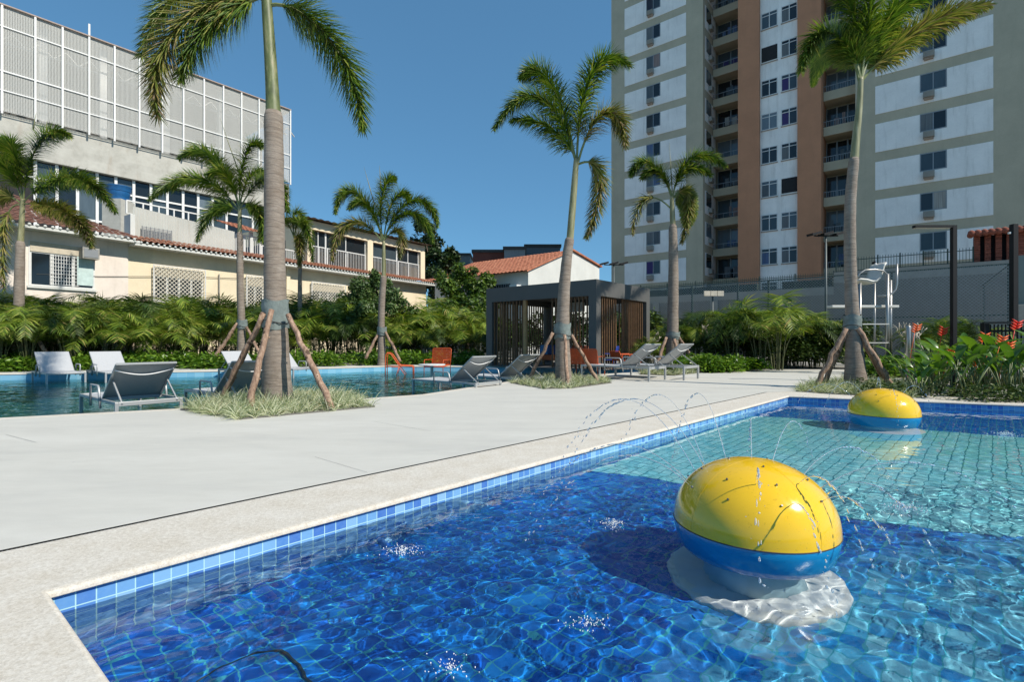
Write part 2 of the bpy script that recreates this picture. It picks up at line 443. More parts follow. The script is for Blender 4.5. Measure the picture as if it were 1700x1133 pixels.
# slot drain between deck and coping
g=MB(); ring_o=co_out; ring_i=[tuple(p) for p in C_out]
def ring(mb, po, pi, z, mi=0):
    N=len(po)
    for i in range(N):
        j=(i+1)%N
        mb.quad((po[i][0],po[i][1],z),(po[j][0],po[j][1],z),(pi[j][0],pi[j][1],z),(pi[i][0],pi[i][1],z),mi)
g2=MB(); g2.poly(ring_o,-.012,[ring_i]); 
dr=g2.build('drain_slot',M_dark); tag(dr,kind='structure')
g=MB()
a=Vector(ring_i[0]); b=Vector(ring_i[-1]); d=(b-a).normalized(); L=(b-a).length; nn=Vector((-d.y,d.x)); k=0.0
while k<L:
    p=a+d*k+nn*.020
    g.box((p.x,p.y,-.006),(.006,.036,.005),math.atan2(d.y,d.x)); k+=.016 if k<6 else .06
tag(g.build('drain_grate',mat_simple('grate_metal',(.22,.22,.21),.45,.6)),'narrow metal slot drain grate between grey deck and pool coping','drain')
# coping of the front pool: rounded nose built as a profile swept round the pool
prof=[(0.0,None)]
def sweep(poly, prof, name, mat, outer=None):
    """prof: list of (distance outward from poly, z)"""
    mb=MB(); N=len(poly); rings=[offs(poly,d) for d,z in prof]
    base=len(mb.v)
    for r,(d,z) in zip(rings,prof):
        for p in r: mb.v.append((p[0],p[1],z))
    K=len(prof)
    for k in range(K-1):
        for i in range(N):
            j=(i+1)%N; mb.f.append((k*N+i,k*N+j,(k+1)*N+j,(k+1)*N+i)); mb.m.append(0)
    if outer is not None:
        n0=len(mb.v)
        for p in outer: mb.v.append((p[0],p[1],prof[-1][1]))
        for i in range(N):
            j=(i+1)%N; mb.f.append(((K-1)*N+i,(K-1)*N+j,n0+j,n0+i)); mb.m.append(0)
        n1=len(mb.v)
        for p in outer: mb.v.append((p[0],p[1],-.05))
        for i in range(N):
            j=(i+1)%N; mb.f.append((n0+i,n0+j,n1+j,n1+i)); mb.m.append(0)
    return mb.build(name,mat,smooth=True,angle=40)
C5=[C_out[0],C_out[1],C_out[2],C_out[3],C_out[5]]
C5=[Vector(C5[0]),Vector(C5[1]),Vector(C5[2]),Vector(C5[3]),Vector(C_out[4])]
cp=[(.10,-.03),(.004,-.03),(0,-.026),(-.0,-.016),(.004,-.006),(.012,0.0),(.022,.003)]
o=sweep(FP,cp,'pool_coping',M_coping); tag(o,kind='structure')
# flat top of the coping (the ring between nose and slot drain)
g=MB(); g.poly(ring_i,.003,[[tuple(p) for p in offs(FP,.022)]]); 
o=g.build('pool_coping_top',M_coping); tag(o,kind='structure')
# dark joint under the nose
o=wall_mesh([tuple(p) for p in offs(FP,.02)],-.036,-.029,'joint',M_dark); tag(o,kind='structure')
# far-side curb strip
# ---------- back pool ----------
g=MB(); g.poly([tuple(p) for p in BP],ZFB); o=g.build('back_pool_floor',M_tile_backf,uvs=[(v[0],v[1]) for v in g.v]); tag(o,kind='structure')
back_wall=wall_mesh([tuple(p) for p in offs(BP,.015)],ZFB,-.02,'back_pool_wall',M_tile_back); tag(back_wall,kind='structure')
o=sweep(BP,[(.08,-.03),(0,-.03),(0,-.008),(.01,.004),(.165,.004),(.165,-.03)],'back_pool_coping',M_coping); tag(o,kind='structure')
n=NT('back_water'); co=n.coord()
hh=n.noise(n.mapping(co,(.55,1.5,1)),2.2,3,.6); h2=n.noise(n.mapping(co,(.7,1.4,1)),9,2,.5)
nb=n.bump(n.math('ADD',hh,n.math('MULTIPLY',h2,.18)),.75,.05)
gl=n.n('ShaderNodeBsdfGlass'); gl.inputs['IOR'].default_value=1.33; gl.inputs['Roughness'].default_value=0; gl.inputs['Color'].default_value=(.70,.93,.95,1)
n.l(nb,gl.inputs['Normal']); n.l(gl.outputs[0],n.out.inputs[0]); M_bwater=n.m
def rip2(x,y): 
    v=Vector((x*.8,y*1.6,0)); return .006*noise.noise(v*2.4)+.003*noise.noise(v*6)
bw=water_grid([tuple(p) for p in BP],ZWB,lambda y:.085,'back_pool_water',M_bwater,rip2,grow=.03)
tag(bw,kind='structure')
bw.cycles.is_caustics_caster=True
# faint saw-cut joints in the deck
def joint(p,q,wd=.006):
    a=G(*p); b=G(*q); mb=MB(); d=(b-a).normalized(); nn=Vector((-d.y,d.x,0))*wd/2
    up=Vector((0,0,.003)); mb.quad(a-nn+up,b-nn+up,b+nn+up,a+nn+up); return mb
g=MB()
for p,q,wd in [((1010,640.5),(1345,647.2),.012),((523,759),(610,785),.003),((620,700),(715,716),.004),((735,790),(640,762),.0),((60,735),(10,722),.004)]:
    if wd: j=joint(p,q,wd); g.add(j.v,j.f)
tag(g.build('deck_joint',mat_simple('joint_grey',(.26,.26,.25),.9)),kind='structure')
# ---------- fountain balls ----------
def mat_gloss(name,c,var=.05):
    n=NT(name); co=n.coord()
    f=n.noise(co,3,4,.6); dr=n.noise(n.mapping(co,(6,6,1)),4,4,.6)
    cc=n.ramp(f,[(.3,tuple(x*(1-var) for x in c)),(.7,tuple(min(1,x*(1+var)) for x in c))])
    cc=n.mix(n.math('MULTIPLY',n.math('GREATER_THAN',n.noise(co,60,2),.66),.25),cc,tuple(x*.45 for x in c))
    n.bsdf(cc,n.ramp(dr,[(.3,(.10,.10,.10)),(.7,(.24,.24,.24))]),0,n.bump(n.noise(co,5,2),.08,.01),.5,Coat_Weight=.6,Coat_Roughness=.06); return n.m
M_yel=mat_gloss('yellow_fibreglass',(.86,.52,.012)); M_blu=mat_gloss('blue_fibreglass',(.004,.20,.44))
M_ped=mat_simple('pedestal_pale',(.45,.62,.66),.5,var=.05); M_white=mat_simple('white_base',(.78,.76,.74),.6,var=.06)
M_metal=mat_simple('steel_dark',(.25,.25,.25),.35,.9)
RB=.402; M_seam=mat_simple('seam_yellow',(.66,.40,.012),.5)
def dome_prof(R,H,n=18): return [(R*math.sin(PI/2*i/n)**.98 if i else 0.0005, H*(max(0,math.cos(PI/2*i/n)))**.93) for i in range(n+1)]
NOZ=[]
for k,(el,naz,ph) in enumerate([(74,3,.5),(52,7,.2),(34,9,.45)]):
    for i in range(naz): NOZ.append((math.radians(el),ph+2*PI*i/naz))
def ball_obj(cx,cy):
    e=empty('fountain_ball',(cx,cy,ZW))
    zr=.032; H=.338
    m=MB(); m.lathe([(r,zr-ZW+z) for r,z in dome_prof(RB,H)],n=72)
    m.build('dome',M_yel,e,smooth=True)
    m=MB(); zb=.01
    m.lathe([(RB-.004,zr-ZW),(RB,zr-ZW-.006),(RB-.004,zr-ZW-.04),(RB-.012,zr-ZW-.075),(RB-.026,zr-ZW-.11),(RB-.050,zr-ZW-.15),(RB-.10,zr-ZW-.19),(RB-.20,zr-ZW-.215),(.001,zr-ZW-.22)],n=72)
    m.build('bowl',M_blu,e,smooth=True)
    m=MB(); m.tube([(RB*math.cos(2*PI*i/60),RB*math.sin(2*PI*i/60),zr-ZW) for i in range(61)],.003,6,cap=False)
    m.build('seam',M_dark,e,smooth=True)
    for sa in (.35,.35+PI/2,.35+PI,.35+1.5*PI):
        m=MB(); m.tube([Vector((r*math.cos(sa),r*math.sin(sa),zr-ZW+z)) for r,z in dome_prof(RB,H)],.0009,4,cap=False); m.build('mould_seam',M_seam,e,smooth=True)
    m=MB(); m.lathe([(.24,-.06),(.24,-.08),(.25,ZF-ZW+.02)],n=40); pd=m.build('pedestal',M_ped,e,smooth=True)
    m=MB(); m.lathe([(.005,ZF-ZW+.035),(.425,ZF-ZW+.033),(.44,ZF-ZW+.02),(.44,ZF-ZW)],n=64); bd=m.build('base_disc',M_white,e,smooth=True,angle=50)
    for o in (pd,bd): o.cycles.is_caustics_receiver=True
    for (el,az) in NOZ:
        r=RB*math.cos(el)**.94 if False else RB*math.sin(PI/2-el)**.94; z=zr-ZW+H*math.cos(PI/2-el)**.93
        nrm=Vector((math.cos(az)*math.cos(el),math.sin(az)*math.cos(el),math.sin(el)*1.2)).normalized()
        p=Vector((r*math.cos(az),r*math.sin(az),z)); m=MB(); m.tube([p-nrm*.004,p+nrm*.006],[.0055,.0045],8); m.build('nozzle',M_metal,e)
    return e
BALL1=(1.285,2.70); BALL2=(4.93,6.72)
b1=ball_obj(*BALL1); tag(b1,'large yellow and blue fountain ball in the foreground of the pool','fountain ball','fountain balls')
b2=ball_obj(*BALL2); tag(b2,'smaller looking yellow and blue fountain ball at the far end of the pool','fountain ball','fountain balls')
# ---------- jets ----------
n=NT('spray_water'); gl=n.n('ShaderNodeBsdfGlass'); gl.inputs['IOR'].default_value=1.33; gl.inputs['Roughness'].default_value=.02
tr=n.n('ShaderNodeBsdfTransparent'); df=n.n('ShaderNodeBsdfDiffuse'); df.inputs[0].default_value=(.9,.92,.95,1)
mx=n.n('ShaderNodeMixShader'); mx.inputs[0].default_value=.22; n.l(gl.outputs[0],mx.inputs[1]); n.l(df.outputs[0],mx.inputs[2]); n.l(mx.outputs[0],n.out.inputs[0]); M_spray=n.m
rj=random.Random(5)
def jet(c, az, el, v0, start_el, label, spread=1.0):
    r=RB*math.sin(PI/2-start_el)**.94; z=.032+.338*math.cos(PI/2-start_el)**.93
    p0=Vector((c[0]+r*math.cos(az),c[1]+r*math.sin(az),z))
    d=Vector((math.cos(az)*math.cos(el),math.sin(az)*math.cos(el),math.sin(el)))
    base=empty('water_jet',p0); mb=MB(); pts=[]; t=0; T=0
    while True:
        q=p0+d*v0*t+Vector((0,0,-4.9*t*t)); 
        if q.z<ZW or t>1.4: break
        pts.append((t,q)); t+=.006
    if len(pts)<6: return
    ap=v0*math.sin(el)/9.8; k1=int(len(pts)*.0)+max(4,int(min(ap*1.0,.3)/.006))
    # thin continuous thread, then droplets that drift apart
    thr=[q-p0 for t,q in pts[:k1]]
    mb.tube(thr[::3]+[thr[-1]],[.0026-.0010*i/max(1,len(thr[::3])) for i in range(len(thr[::3])+1)],5)
    i=k1
    while i<len(pts):
        t,q=pts[i]; f=(i-k1)/max(1,len(pts)-k1)
        off=Vector([rj.gauss(0,1) for _ in range(3)])*.012*f*spread
        rr=rj.uniform(.0022,.0056)*(1+.2*f)
        tv=(pts[min(i+1,len(pts)-1)][1]-pts[i-1][1]).normalized()
        L=rj.uniform(.006,.022)*(1.2-f*.7)
        c0=q-p0+off; mb.tube([c0-tv*L,c0-tv*L*.4,c0+tv*L*.5,c0+tv*L],[rr*.15,rr*.8,rr,rr*.2],5)
        if f>.25 and rj.random()<.5: mb.ball(c0+Vector([rj.gauss(0,.014) for _ in range(3)])*spread,rr*.6,n=5,m=3)
        i+=rj.choice([1,2,2,3,4])
    o=mb.build('spray',M_spray,base,smooth=True); o['kind']='stuff'
    tag(base,label,'water jet','water jets of the fountain balls')
def ballaz(px,py,c):  # azimuth on the ball of a nozzle seen at a photo pixel
    g=P(px,py,c[1]); return g
J=[ # azimuth deg, start elevation deg, launch elevation, speed, words
 (128,34,56,3.3,'sparkling water arc shooting highest to the left from the big ball'),
 (112,34,62,3.2,'water arc rising steeply over the coping from the big ball'),
 (145,52,60,3.0,'tall thin water arc left of the big ball crossing the coping line'),
 (98,52,66,2.9,'water thread rising from behind the top of the big ball'),
 (160,34,45,2.6,'low water arc leaving the left shoulder of the big ball'),
 (178,34,44,2.5,'lowest water arc falling on the deep blue water left of the big ball'),
 (66,52,62,2.3,'short water arc bending right behind the top of the big ball'),
 (42,52,54,2.5,'water arc leaning right from the back of the big ball'),
 (20,34,42,2.6,'water arc reaching far right towards the pale tiled floor'),
 (-28,34,47,1.7,'curved water arc falling in front of the right side of the big ball'),
 (-112,52,64,1.55,'water trickle falling down the front of the big ball'),
 (-8,34,36,2.9,'flat water arc crossing the far dark reflections right of the big ball')]
J+=[(-62,52,50,1.35,'thin water thread crossing the yellow front of the big ball, left one'),(-88,34,40,1.2,'short water thread leaving the middle of the yellow front of the big ball'),(-50,34,42,1.3,'short water thread beside the bright highlight of the big ball')]
for az,se,le,v,lb in J: jet(BALL1,math.radians(az),math.radians(le),v,math.radians(se),lb)
J2=[(150,34,50,2.4,'small water arc left of the far fountain ball'),(170,52,58,2.0,'tiny water arc above the left shoulder of the far ball'),
 (20,34,50,2.3,'small water arc over the grass right of the far ball'),(60,52,60,2.2,'tiny water arc above the right shoulder of the far ball'),
 (-110,52,62,1.5,'water trickle falling down the front of the far ball')]
for az,se,le,v,lb in J2: jet(BALL2,math.radians(az),math.radians(le),v,math.radians(se),lb,.8)
M_foam=mat_simple('foam',(.85,.88,.9),.3)
# splashes where drops hit the water
def splash(px,py,s,label,k=150):
    g=G(px,py,ZW); e=empty('splash',g); mb=MB()
    for i in range(k):
        a=rj.uniform(0,2*PI); r=abs(rj.gauss(0,.045))*s; h=abs(rj.gauss(0,.016))*s*math.exp(-r*10)+.002
        mb.ball((r*math.cos(a)*1.5,r*math.sin(a),h),rj.uniform(.0012,.0036)*min(1.3,s),n=5,m=3,sz=rj.uniform(.8,1.8))
    dd=mb.build('drops',M_foam,e,smooth=True); dd['kind']='stuff'; tag(e,label,'splash','splashes on the pool water')
splash(668,918,.9,'white splash on deep blue water, the leftmost one')
splash(1018,872,1.0,'white splash just left of the big ball')
splash(975,1038,.8,'bright splash in the foreground water below left of the big ball',110)
splash(745,1112,.8,'foamy splash at the bottom edge of the picture',80)
splash(1500,845,1.2,'splash on the shadowed water right of the big ball')
splash(1668,722,1.6,'splash at the far right below the black wall fitting')
# ---------- palms ----------
n=NT('palm_trunk'); co=n.coord(); sp=n.n('ShaderNodeSeparateXYZ'); n.l(co,sp.inputs[0])
wob=n.noise(co,3,2); zz=n.math('ADD',n.math('MULTIPLY',sp.outputs[2],8.5),n.math('MULTIPLY',wob,1.1))
fr=n.math('FRACT',zz); ringm=n.math('LESS_THAN',fr,.13)
st=n.noise(n.mapping(co,(3,3,16)),2.2,5,.7); bl=n.noise(co,4,4,.6)
cc=n.ramp(st,[(.30,(.15,.115,.085)),(.5,(.24,.195,.155)),(.72,(.34,.285,.23))])
cc=n.mix(.35,cc,n.ramp(bl,[(.35,(.17,.13,.10)),(.65,(.32,.285,.25))]))
cc=n.mix(n.math('MULTIPLY',ringm,.42),cc,(.15,.12,.10))
n.bsdf(cc,.9,0,n.bump(n.math('ADD',n.math('MULTIPLY',ringm,-.6),st),.6,.02)); M_trunk=n.m
n=NT('crownshaft'); co=n.coord(); st=n.noise(n.mapping(co,(7,7,1)),2,4)
n.bsdf(n.ramp(st,[(.3,(.14,.14,.06)),(.55,(.25,.245,.13)),(.75,(.38,.35,.22))]),.5,0,n.bump(st,.2,.01)); M_shaft=n.m
n=NT('crownshaft_olive'); co=n.coord(); st=n.noise(n.mapping(co,(5,5,1.2)),2.5,5,.65)
n.bsdf(n.ramp(st,[(.3,(.07,.085,.035)),(.5,(.12,.145,.055)),(.62,(.20,.21,.10)),(.75,(.30,.24,.14))]),.5,0,n.bump(st,.3,.01)); M_shafto=n.m
M_leafd=mat_leaf('palm_leaflet',[(0,(.035,.085,.012)),(.35,(.08,.15,.018)),(.7,(.15,.23,.028)),(.9,(.26,.31,.05)),(1,(.36,.33,.08))],.42,.28)
M_leafy=mat_leaf('palm_leaflet_ageing',[(0,(.07,.11,.02)),(.4,(.16,.19,.035)),(.7,(.27,.25,.06)),(1,(.38,.29,.12))],.5,.3)
M_leafb=mat_leaf('palm_leaflet_dry',[(0,(.14,.09,.05)),(.5,(.24,.17,.10)),(1,(.34,.26,.17))],.7,.2)
M_rachis=mat_simple('rachis',(.16,.19,.07),.5)
M_wrap=mat_simple('wrap_cloth',(.17,.205,.195),.9,var=.3,bump=.6,bscale=30)
n=NT('stake_wood'); co=n.coord(); st=n.noise(n.mapping(co,(9,9,3)),3,6,.7); kn=n.noise(co,7,2)
cc=n.ramp(st,[(.28,(.10,.06,.04)),(.5,(.30,.19,.13)),(.7,(.50,.36,.26))]); cc=n.mix(n.math('LESS_THAN',kn,.36),cc,(.09,.055,.035))
n.bsdf(cc,.85,0,n.bump(st,.7,.02)); M_stake=n.m
def bez(c,t):
    c=[Vector(p) for p in c]
    while len(c)>1: c=[c[i].lerp(c[i+1],t) for i in range(len(c)-1)]
    return c[0]
def leaflet(mb, p, d, L, w, up, droop, mi, seg=3):
    side=d.cross(up)
    if side.length<1e-4: side=Vector((1,0,0))
    side.normalize(); g=Vector((0,0,-1)); vs=[]; cur=Vector(p); dd=d.copy()
    for k in range(seg+1):
        f=k/seg; ww=w*(.45+.9*f if f<.45 else (1-f)*1.55+.02)
        vs+= [cur-side*ww/2, cur+side*ww/2]
        dd=(dd+g*droop/seg).normalized(); cur=cur+dd*L/seg
    mb.add(vs,[(2*k,2*k+1,2*k+3,2*k+2) for k in range(seg)],mi)
def frond_mesh(ctrl, n, ll, rnd, w=.035, rad=.03, start=.16, tail=None, plume=True, dens=4, droop=.5):
    """ctrl: bezier points in local coordinates"""
    mb=MB(); K=14
    pts=[bez(ctrl,i/K) for i in range(K+1)]
    mb.tube(pts,[rad*(1-.85*i/K) for i in range(K+1)],5,1)
    for i in range(n):
        t=start+(1-start)*(i+rnd.random())/n; p=bez(ctrl,t); T=(bez(ctrl,min(1,t+.01))-bez(ctrl,max(0,t-.01))).normalized()
        prof=min(1,(t-start)/.12+.45)*(1.0 if t<.7 else 1-.62*((t-.7)/.3))
        a0=rnd.random()*2*PI
        up=Vector((0,0,1)); s=T.cross(up)
        if s.length<.05: s=Vector((1,0,0))
        s.normalize(); u=s.cross(T).normalized()
        for j in range(dens):
            if plume: a=a0+2*PI*j/dens+rnd.uniform(-.5,.5)
            else: a=(0 if j%2 else PI)+rnd.uniform(-.25,.25)+(.35 if j%2 else -.35)
            rd=s*math.cos(a)+u*math.sin(a)
            fw=.55+.9*max(0,t-.6)
            d=(T*fw*rnd.uniform(.8,1.2)+rd*.95).normalized()
            mi=0
            if tail and rnd.random()<tail*(t**2)*2: mi=2
            leaflet(mb,p,d,ll*prof*rnd.uniform(.8,1.12),w*rnd.uniform(.8,1.2),T if plume else u,droop*rnd.uniform(.5,1.3),mi)
    return mb
def palm(base, trunk_px, Y, radii, shaft_px, shaft_r, fronds, label, wrap=None, group='palms round the two pools', ll=.45, nfr=110, lw=.035, spears=(), seed=1, flare=1.25):
    rnd=random.Random(seed); b=Vector(base); e=empty('palm_tree',b); kc=math.cos(math.atan2(abs(b.x),b.y))  # photo widths are stretched off axis
    radii=[r*kc for r in radii]; shaft_r=[r*kc for r in shaft_r]
    def L(px,py,dy=0): return P(px,py,Y+dy)-b
    pts=[Vector((0,0,-.05))]+[L(*q) for q in trunk_px]
    # smooth resample
    def cr(pts,rs,n=6):
        P_=[];R_=[]
        for i in range(len(pts)-1):
            p0=pts[max(0,i-1)];p1=pts[i];p2=pts[i+1];p3=pts[min(len(pts)-1,i+2)]
            for k in range(n):
                t=k/n; q=.5*((2*p1)+(p2-p0)*t+(2*p0-5*p1+4*p2-p3)*t*t+(3*p1-p0-3*p2+p3)*t**3)
                P_.append(q); R_.append(rs[i]+(rs[i+1]-rs[i])*t)
        P_.append(pts[-1]); R_.append(rs[-1]); return P_,R_
    rr=[radii[0]*flare]+list(radii)
    a,r=cr(pts,rr,8); r=[x*(1+.02*math.sin(i*1.7)) for i,x in enumerate(r)]
    mb=MB(); mb.tube(a,r,20); mb.build('trunk',M_trunk,e,smooth=True)
    sp_=[L(*q) for q in shaft_px]; a,r=cr(sp_,shaft_r,6)
    mb=MB(); mb.tube(a,r,16); mb.build('crownshaft',M_shaft if seed!=3 else M_shafto,e,smooth=True)
    top=sp_[-1]
    for (cps,kind) in fronds:
        dy=rnd.uniform(-.5,.5); m=len(cps); ctrl=[]
        for i,q in enumerate(cps):
            if len(q)==3: ctrl.append(L(q[0],q[1],q[2]))
            else: ctrl.append(L(q[0],q[1],dy*i/(m-1)))
        # length decides the number of leaflets
        Ln=sum((bez(ctrl,(i+1)/8)-bez(ctrl,i/8)).length for i in range(8))
        mesh=frond_mesh(ctrl,int(nfr*max(.6,Ln/2.2)),ll,rnd,w=lw,rad=.03,tail={'g':0,'y':.15,'b':.9}[kind[0]],dens=6 if len(kind)==1 else 2,start=.12 if len(kind)==1 else .3)
        mesh.build('frond',[M_leafd if kind[0]=='g' else M_leafy, M_rachis, M_leafb],e)
    for (p,q) in spears:
        mb=MB(); mb.tube([L(*p),(L(*p)+L(*q))/2,L(*q)],[.022,.016,.003],6); mb.build('spear_leaf',M_shaft,e,smooth=True)
    if wrap:
        (y0,y1,cx,rw)=wrap; rw=rw*kc+.004; mb=MB(); N=22; rings=[]
        for k in range(9):
            f=k/8; py=y0+(y1-y0)*f; c=L(cx,py); 
            rings.append([(c+Vector((math.cos(2*PI*i/N),math.sin(2*PI*i/N),0))*(rw+.012*math.sin(i*2.1+k*1.3)+.008*rnd.random())+Vector((0,0,.02*math.sin(i*.9+1)))) for i in range(N)])
        vs=[v for r_ in rings for v in r_]; fs=[(k*N+i,k*N+(i+1)%N,(k+1)*N+(i+1)%N,(k+1)*N+i) for k in range(8) for i in range(N)]
        mb.add(vs,fs); mb.build('trunk_wrap',M_wrap,e,smooth=True)
        c=L(cx,(y0+y1)/2+ (y1-y0)*.25); mb=MB(); mb.tube([c+Vector((math.cos(2*PI*i/24)*(rw+.02),math.sin(2*PI*i/24)*(rw+.02),.03*math.sin(i*.5))) for i in range(25)],.008,5,cap=False); mb.build('tie_rope',M_dark,e)
    tag(e,label,'palm tree',group); return e
def stake(top, bot, Yt, Yb, r, label, ground=0.0):
    t=P(top[0],top[1],Yt); b=P(bot[0],bot[1],Yb); rnd=random.Random(int(top[0]*7+bot[0]))
    e=empty('wooden_stake',b); d=t-b; N=9; pts=[]; rs=[]
    d2=d.normalized()
    for i in range(N+1):
        f=i/N; pts.append(d*f+Vector((rnd.gauss(0,1),rnd.gauss(0,1),0))*r*.22*(0 if i in(0,N) else 1)); rs.append(r*(1.08-.25*f)*rnd.uniform(.92,1.08))
    pts=[Vector(pts[0])-d2*.12]+pts+[pts[-1]+d2*.0]; rs=[rs[0]]+rs+[rs[-1]*.8]
    mb=MB(); mb.tube(pts,rs,10); mb.build('pole',M_stake,e,smooth=True)
    for k in (.25,.7):
        c=d*k; a=d.orthogonal().normalized()*r*.95; mb=MB(); mb.tube([c+a-d2*.01,c+a*1.35+d2*.008],[r*.28,r*.18],6); mb.build('knot',M_stake,e,smooth=True)
    tag(e,label,'wooden stake','stakes propping the palms')

GP='palms round the two pools'
# big palm in the foreground left
Y=7.95
palm(P(460,672,Y),[(460,650),(458,560),(456,440),(455,300),(454,185)],Y,[.25,.20,.172,.160,.150,.128],[(454,192),(452,150),(448,80),(443,5),(441,-60)],[.126,.108,.096,.085,.07],
 [([(442,0),(395,-30),(300,20),(240,70),(262,190)],'y'),([(442,5),(400,-70),(280,-60),(236,90)],'g'),([(440,-10),(380,20),(330,30),(300,130)],'g'),
  ([(446,8),(500,-5),(590,80),(602,212)],'g'),([(443,-40),(420,-180),(340,-260),(250,-230)],'g'),([(445,-40),(480,-200),(560,-280),(640,-180)],'g'),
  ([(443,-50),(450,-200),(420,-330),(380,-380)],'g'),([(440,-30),(430,-100),(360,-120),(310,-60,9.0)],'y')],
 'tallest thick palm trunk in the grass bed at left centre, crown cropped above',wrap=(499,546,457,.205),group=GP,ll=.54,nfr=135,lw=.026,seed=3)
for (t,bo,Yt,Yb,lb) in [((437,520),(370,660),7.75,8.05,'left stake of the three propping the big foreground palm'),
  ((451,514),(416,668),7.62,7.2,'middle stake in front of the big foreground palm trunk'),
  ((478,522),(546,668),7.8,7.3,'right stake of the three propping the big foreground palm')]: stake(t,bo,Yt,Yb,.047,lb)
# centre palm before the pavilion
Y=11.9
palm(P(935,637,Y),[(935,622),(934,560),(936,490),(941,430),(946,395)],Y,[.195,.165,.14,.12,.105,.085],[(946,400),(950,350),(954,300),(957,262)],[.085,.082,.074,.06],
 [([(956,268),(930,170),(880,110),(822,212)],'g'),([(955,262),(930,130),(890,95),(866,128)],'g'),([(958,262),(960,160),(985,60),(1045,108)],'g'),
  ([(960,268),(985,170),(1030,160),(1038,240)],'y'),([(960,272),(1010,250),(1000,330),(975,392)],'y'),([(956,262),(940,230),(905,190),(850,200)],'g')],
 'palm in the grass bed standing before the dark pavilion',wrap=(537,562,934,.185),group=GP,ll=.46,nfr=108,lw=.036,seed=5)
for (t,bo,Yt,Yb,lb) in [((918,552),(873,640),11.8,12.1,'left stake propping the palm before the pavilion'),
  ((937,556),(942,646),11.6,11.1,'upright stake on the front of the palm before the pavilion'),
  ((949,556),(992,634),11.8,12.0,'right stake propping the palm before the pavilion')]: stake(t,bo,Yt,Yb,.045,lb)
# right palm by the far end of the front pool
Y=10.55
palm(P(1420,645,Y),[(1420,625),(1417,560),(1413,480),(1411,400),(1412,330),(1418,262)],Y,[.245,.175,.138,.132,.125,.113,.103],[(1418,266),(1422,220),(1427,170),(1429,128)],[.103,.088,.072,.06],
 [([(1427,135),(1410,40),(1350,20),(1330,118)],'g'),([(1427,132),(1405,40),(1370,30),(1350,140,10.0)],'g'),([(1428,130),(1425,30),(1400,-60),(1370,-90)],'g'),([(1430,128),(1445,20),(1450,-60),(1440,-110)],'g'),
  ([(1430,130),(1460,40),(1500,-20),(1560,-20)],'g'),([(1430,134),(1480,70),(1560,20),(1640,6)],'y'),([(1428,130),(1440,60),(1470,10),(1490,90,9.9)],'g'),([(1428,130),(1415,60),(1395,30),(1380,100,11.2)],'g')],
 'palm with pale green shaft beside the far end of the front pool',wrap=(523,548,1415,.185),group=GP,ll=.44,nfr=104,lw=.036,seed=9)
for (t,bo,Yt,Yb,lb) in [((1405,545),(1355,641),10.4,10.5,'outer left stake propping the palm by the lifeguard chair'),
  ((1409,548),(1366,637),10.5,11.0,'inner left stake propping the palm by the lifeguard chair'),
  ((1424,545),(1482,641),10.4,10.3,'outer right stake propping the palm by the lifeguard chair'),
  ((1422,548),(1472,636),10.6,11.2,'inner right stake propping the palm by the lifeguard chair')]: stake(t,bo,Yt,Yb,.052,lb)
# far left palm behind the back pool
Y=18.3
palm(P(31,613,Y),[(31,600),(31,540),(32,470),(34,400)],Y,[.25,.22,.212,.185,.14],[(34,404),(36,370),(38,330)],[.14,.12,.09],
 [([(38,335),(45,270),(65,200),(113,224)],'g'),([(39,335),(80,290),(150,270),(190,350)],'g'),([(39,338),(80,340),(130,340),(152,408)],'y'),([(37,335),(20,270),(-30,220),(-60,300)],'g'),
  ([(37,340),(5,330),(0,400),(6,480)],'yb'),([(36,338),(-10,300),(-40,340),(-50,420)],'y'),([(38,333),(30,260),(20,230),(5,240)],'g')],
 'leftmost palm behind the back pool with a drooping brown frond',wrap=(517,538,31,.26),group=GP,ll=.56,nfr=95,lw=.044,seed=13,spears=[((55,215),(60,186))])
stake((22,527),(-22,560),18.2,17.6,.06,'left stake of the leftmost palm at the picture edge',); stake((40,525),(80,592),18.2,17.7,.058,'right stake of the leftmost palm over the pool loungers')
# palm left of the big trunk
Y=19.6
palm(P(401,602,Y),[(401,590),(401,540),(399,480),(398,385)],Y,[.20,.155,.148,.125,.09],[(398,388),(398,365),(398,340)],[.09,.085,.065],
 [([(397,345),(380,280),(340,225),(298,262)],'g'),([(397,348),(350,280),(290,285),(250,330)],'g'),([(396,350),(370,330),(345,340),(328,398)],'g'),([(398,342),(395,270),(415,225),(432,240)],'g'),([(398,342),(405,300),(420,270),(440,290)],'g'),([(397,342),(385,290),(370,270),(345,290)],'g'),
  ([(399,345),(430,280),(465,280),(478,350)],'g'),([(399,348),(425,330),(440,360),(438,400)],'g')],
 'slim palm left of the big trunk beyond the back pool',wrap=(531,545,402,.20),group=GP,ll=.54,nfr=98,lw=.044,seed=17,spears=[((398,290),(365,195))])
stake((395,536),(358,590),19.5,19.3,.07,'left stake of the slim palm beyond the back pool'); stake((409,543),(434,592),19.5,19.2,.06,'right stake of the slim palm, partly behind the big palm stake')
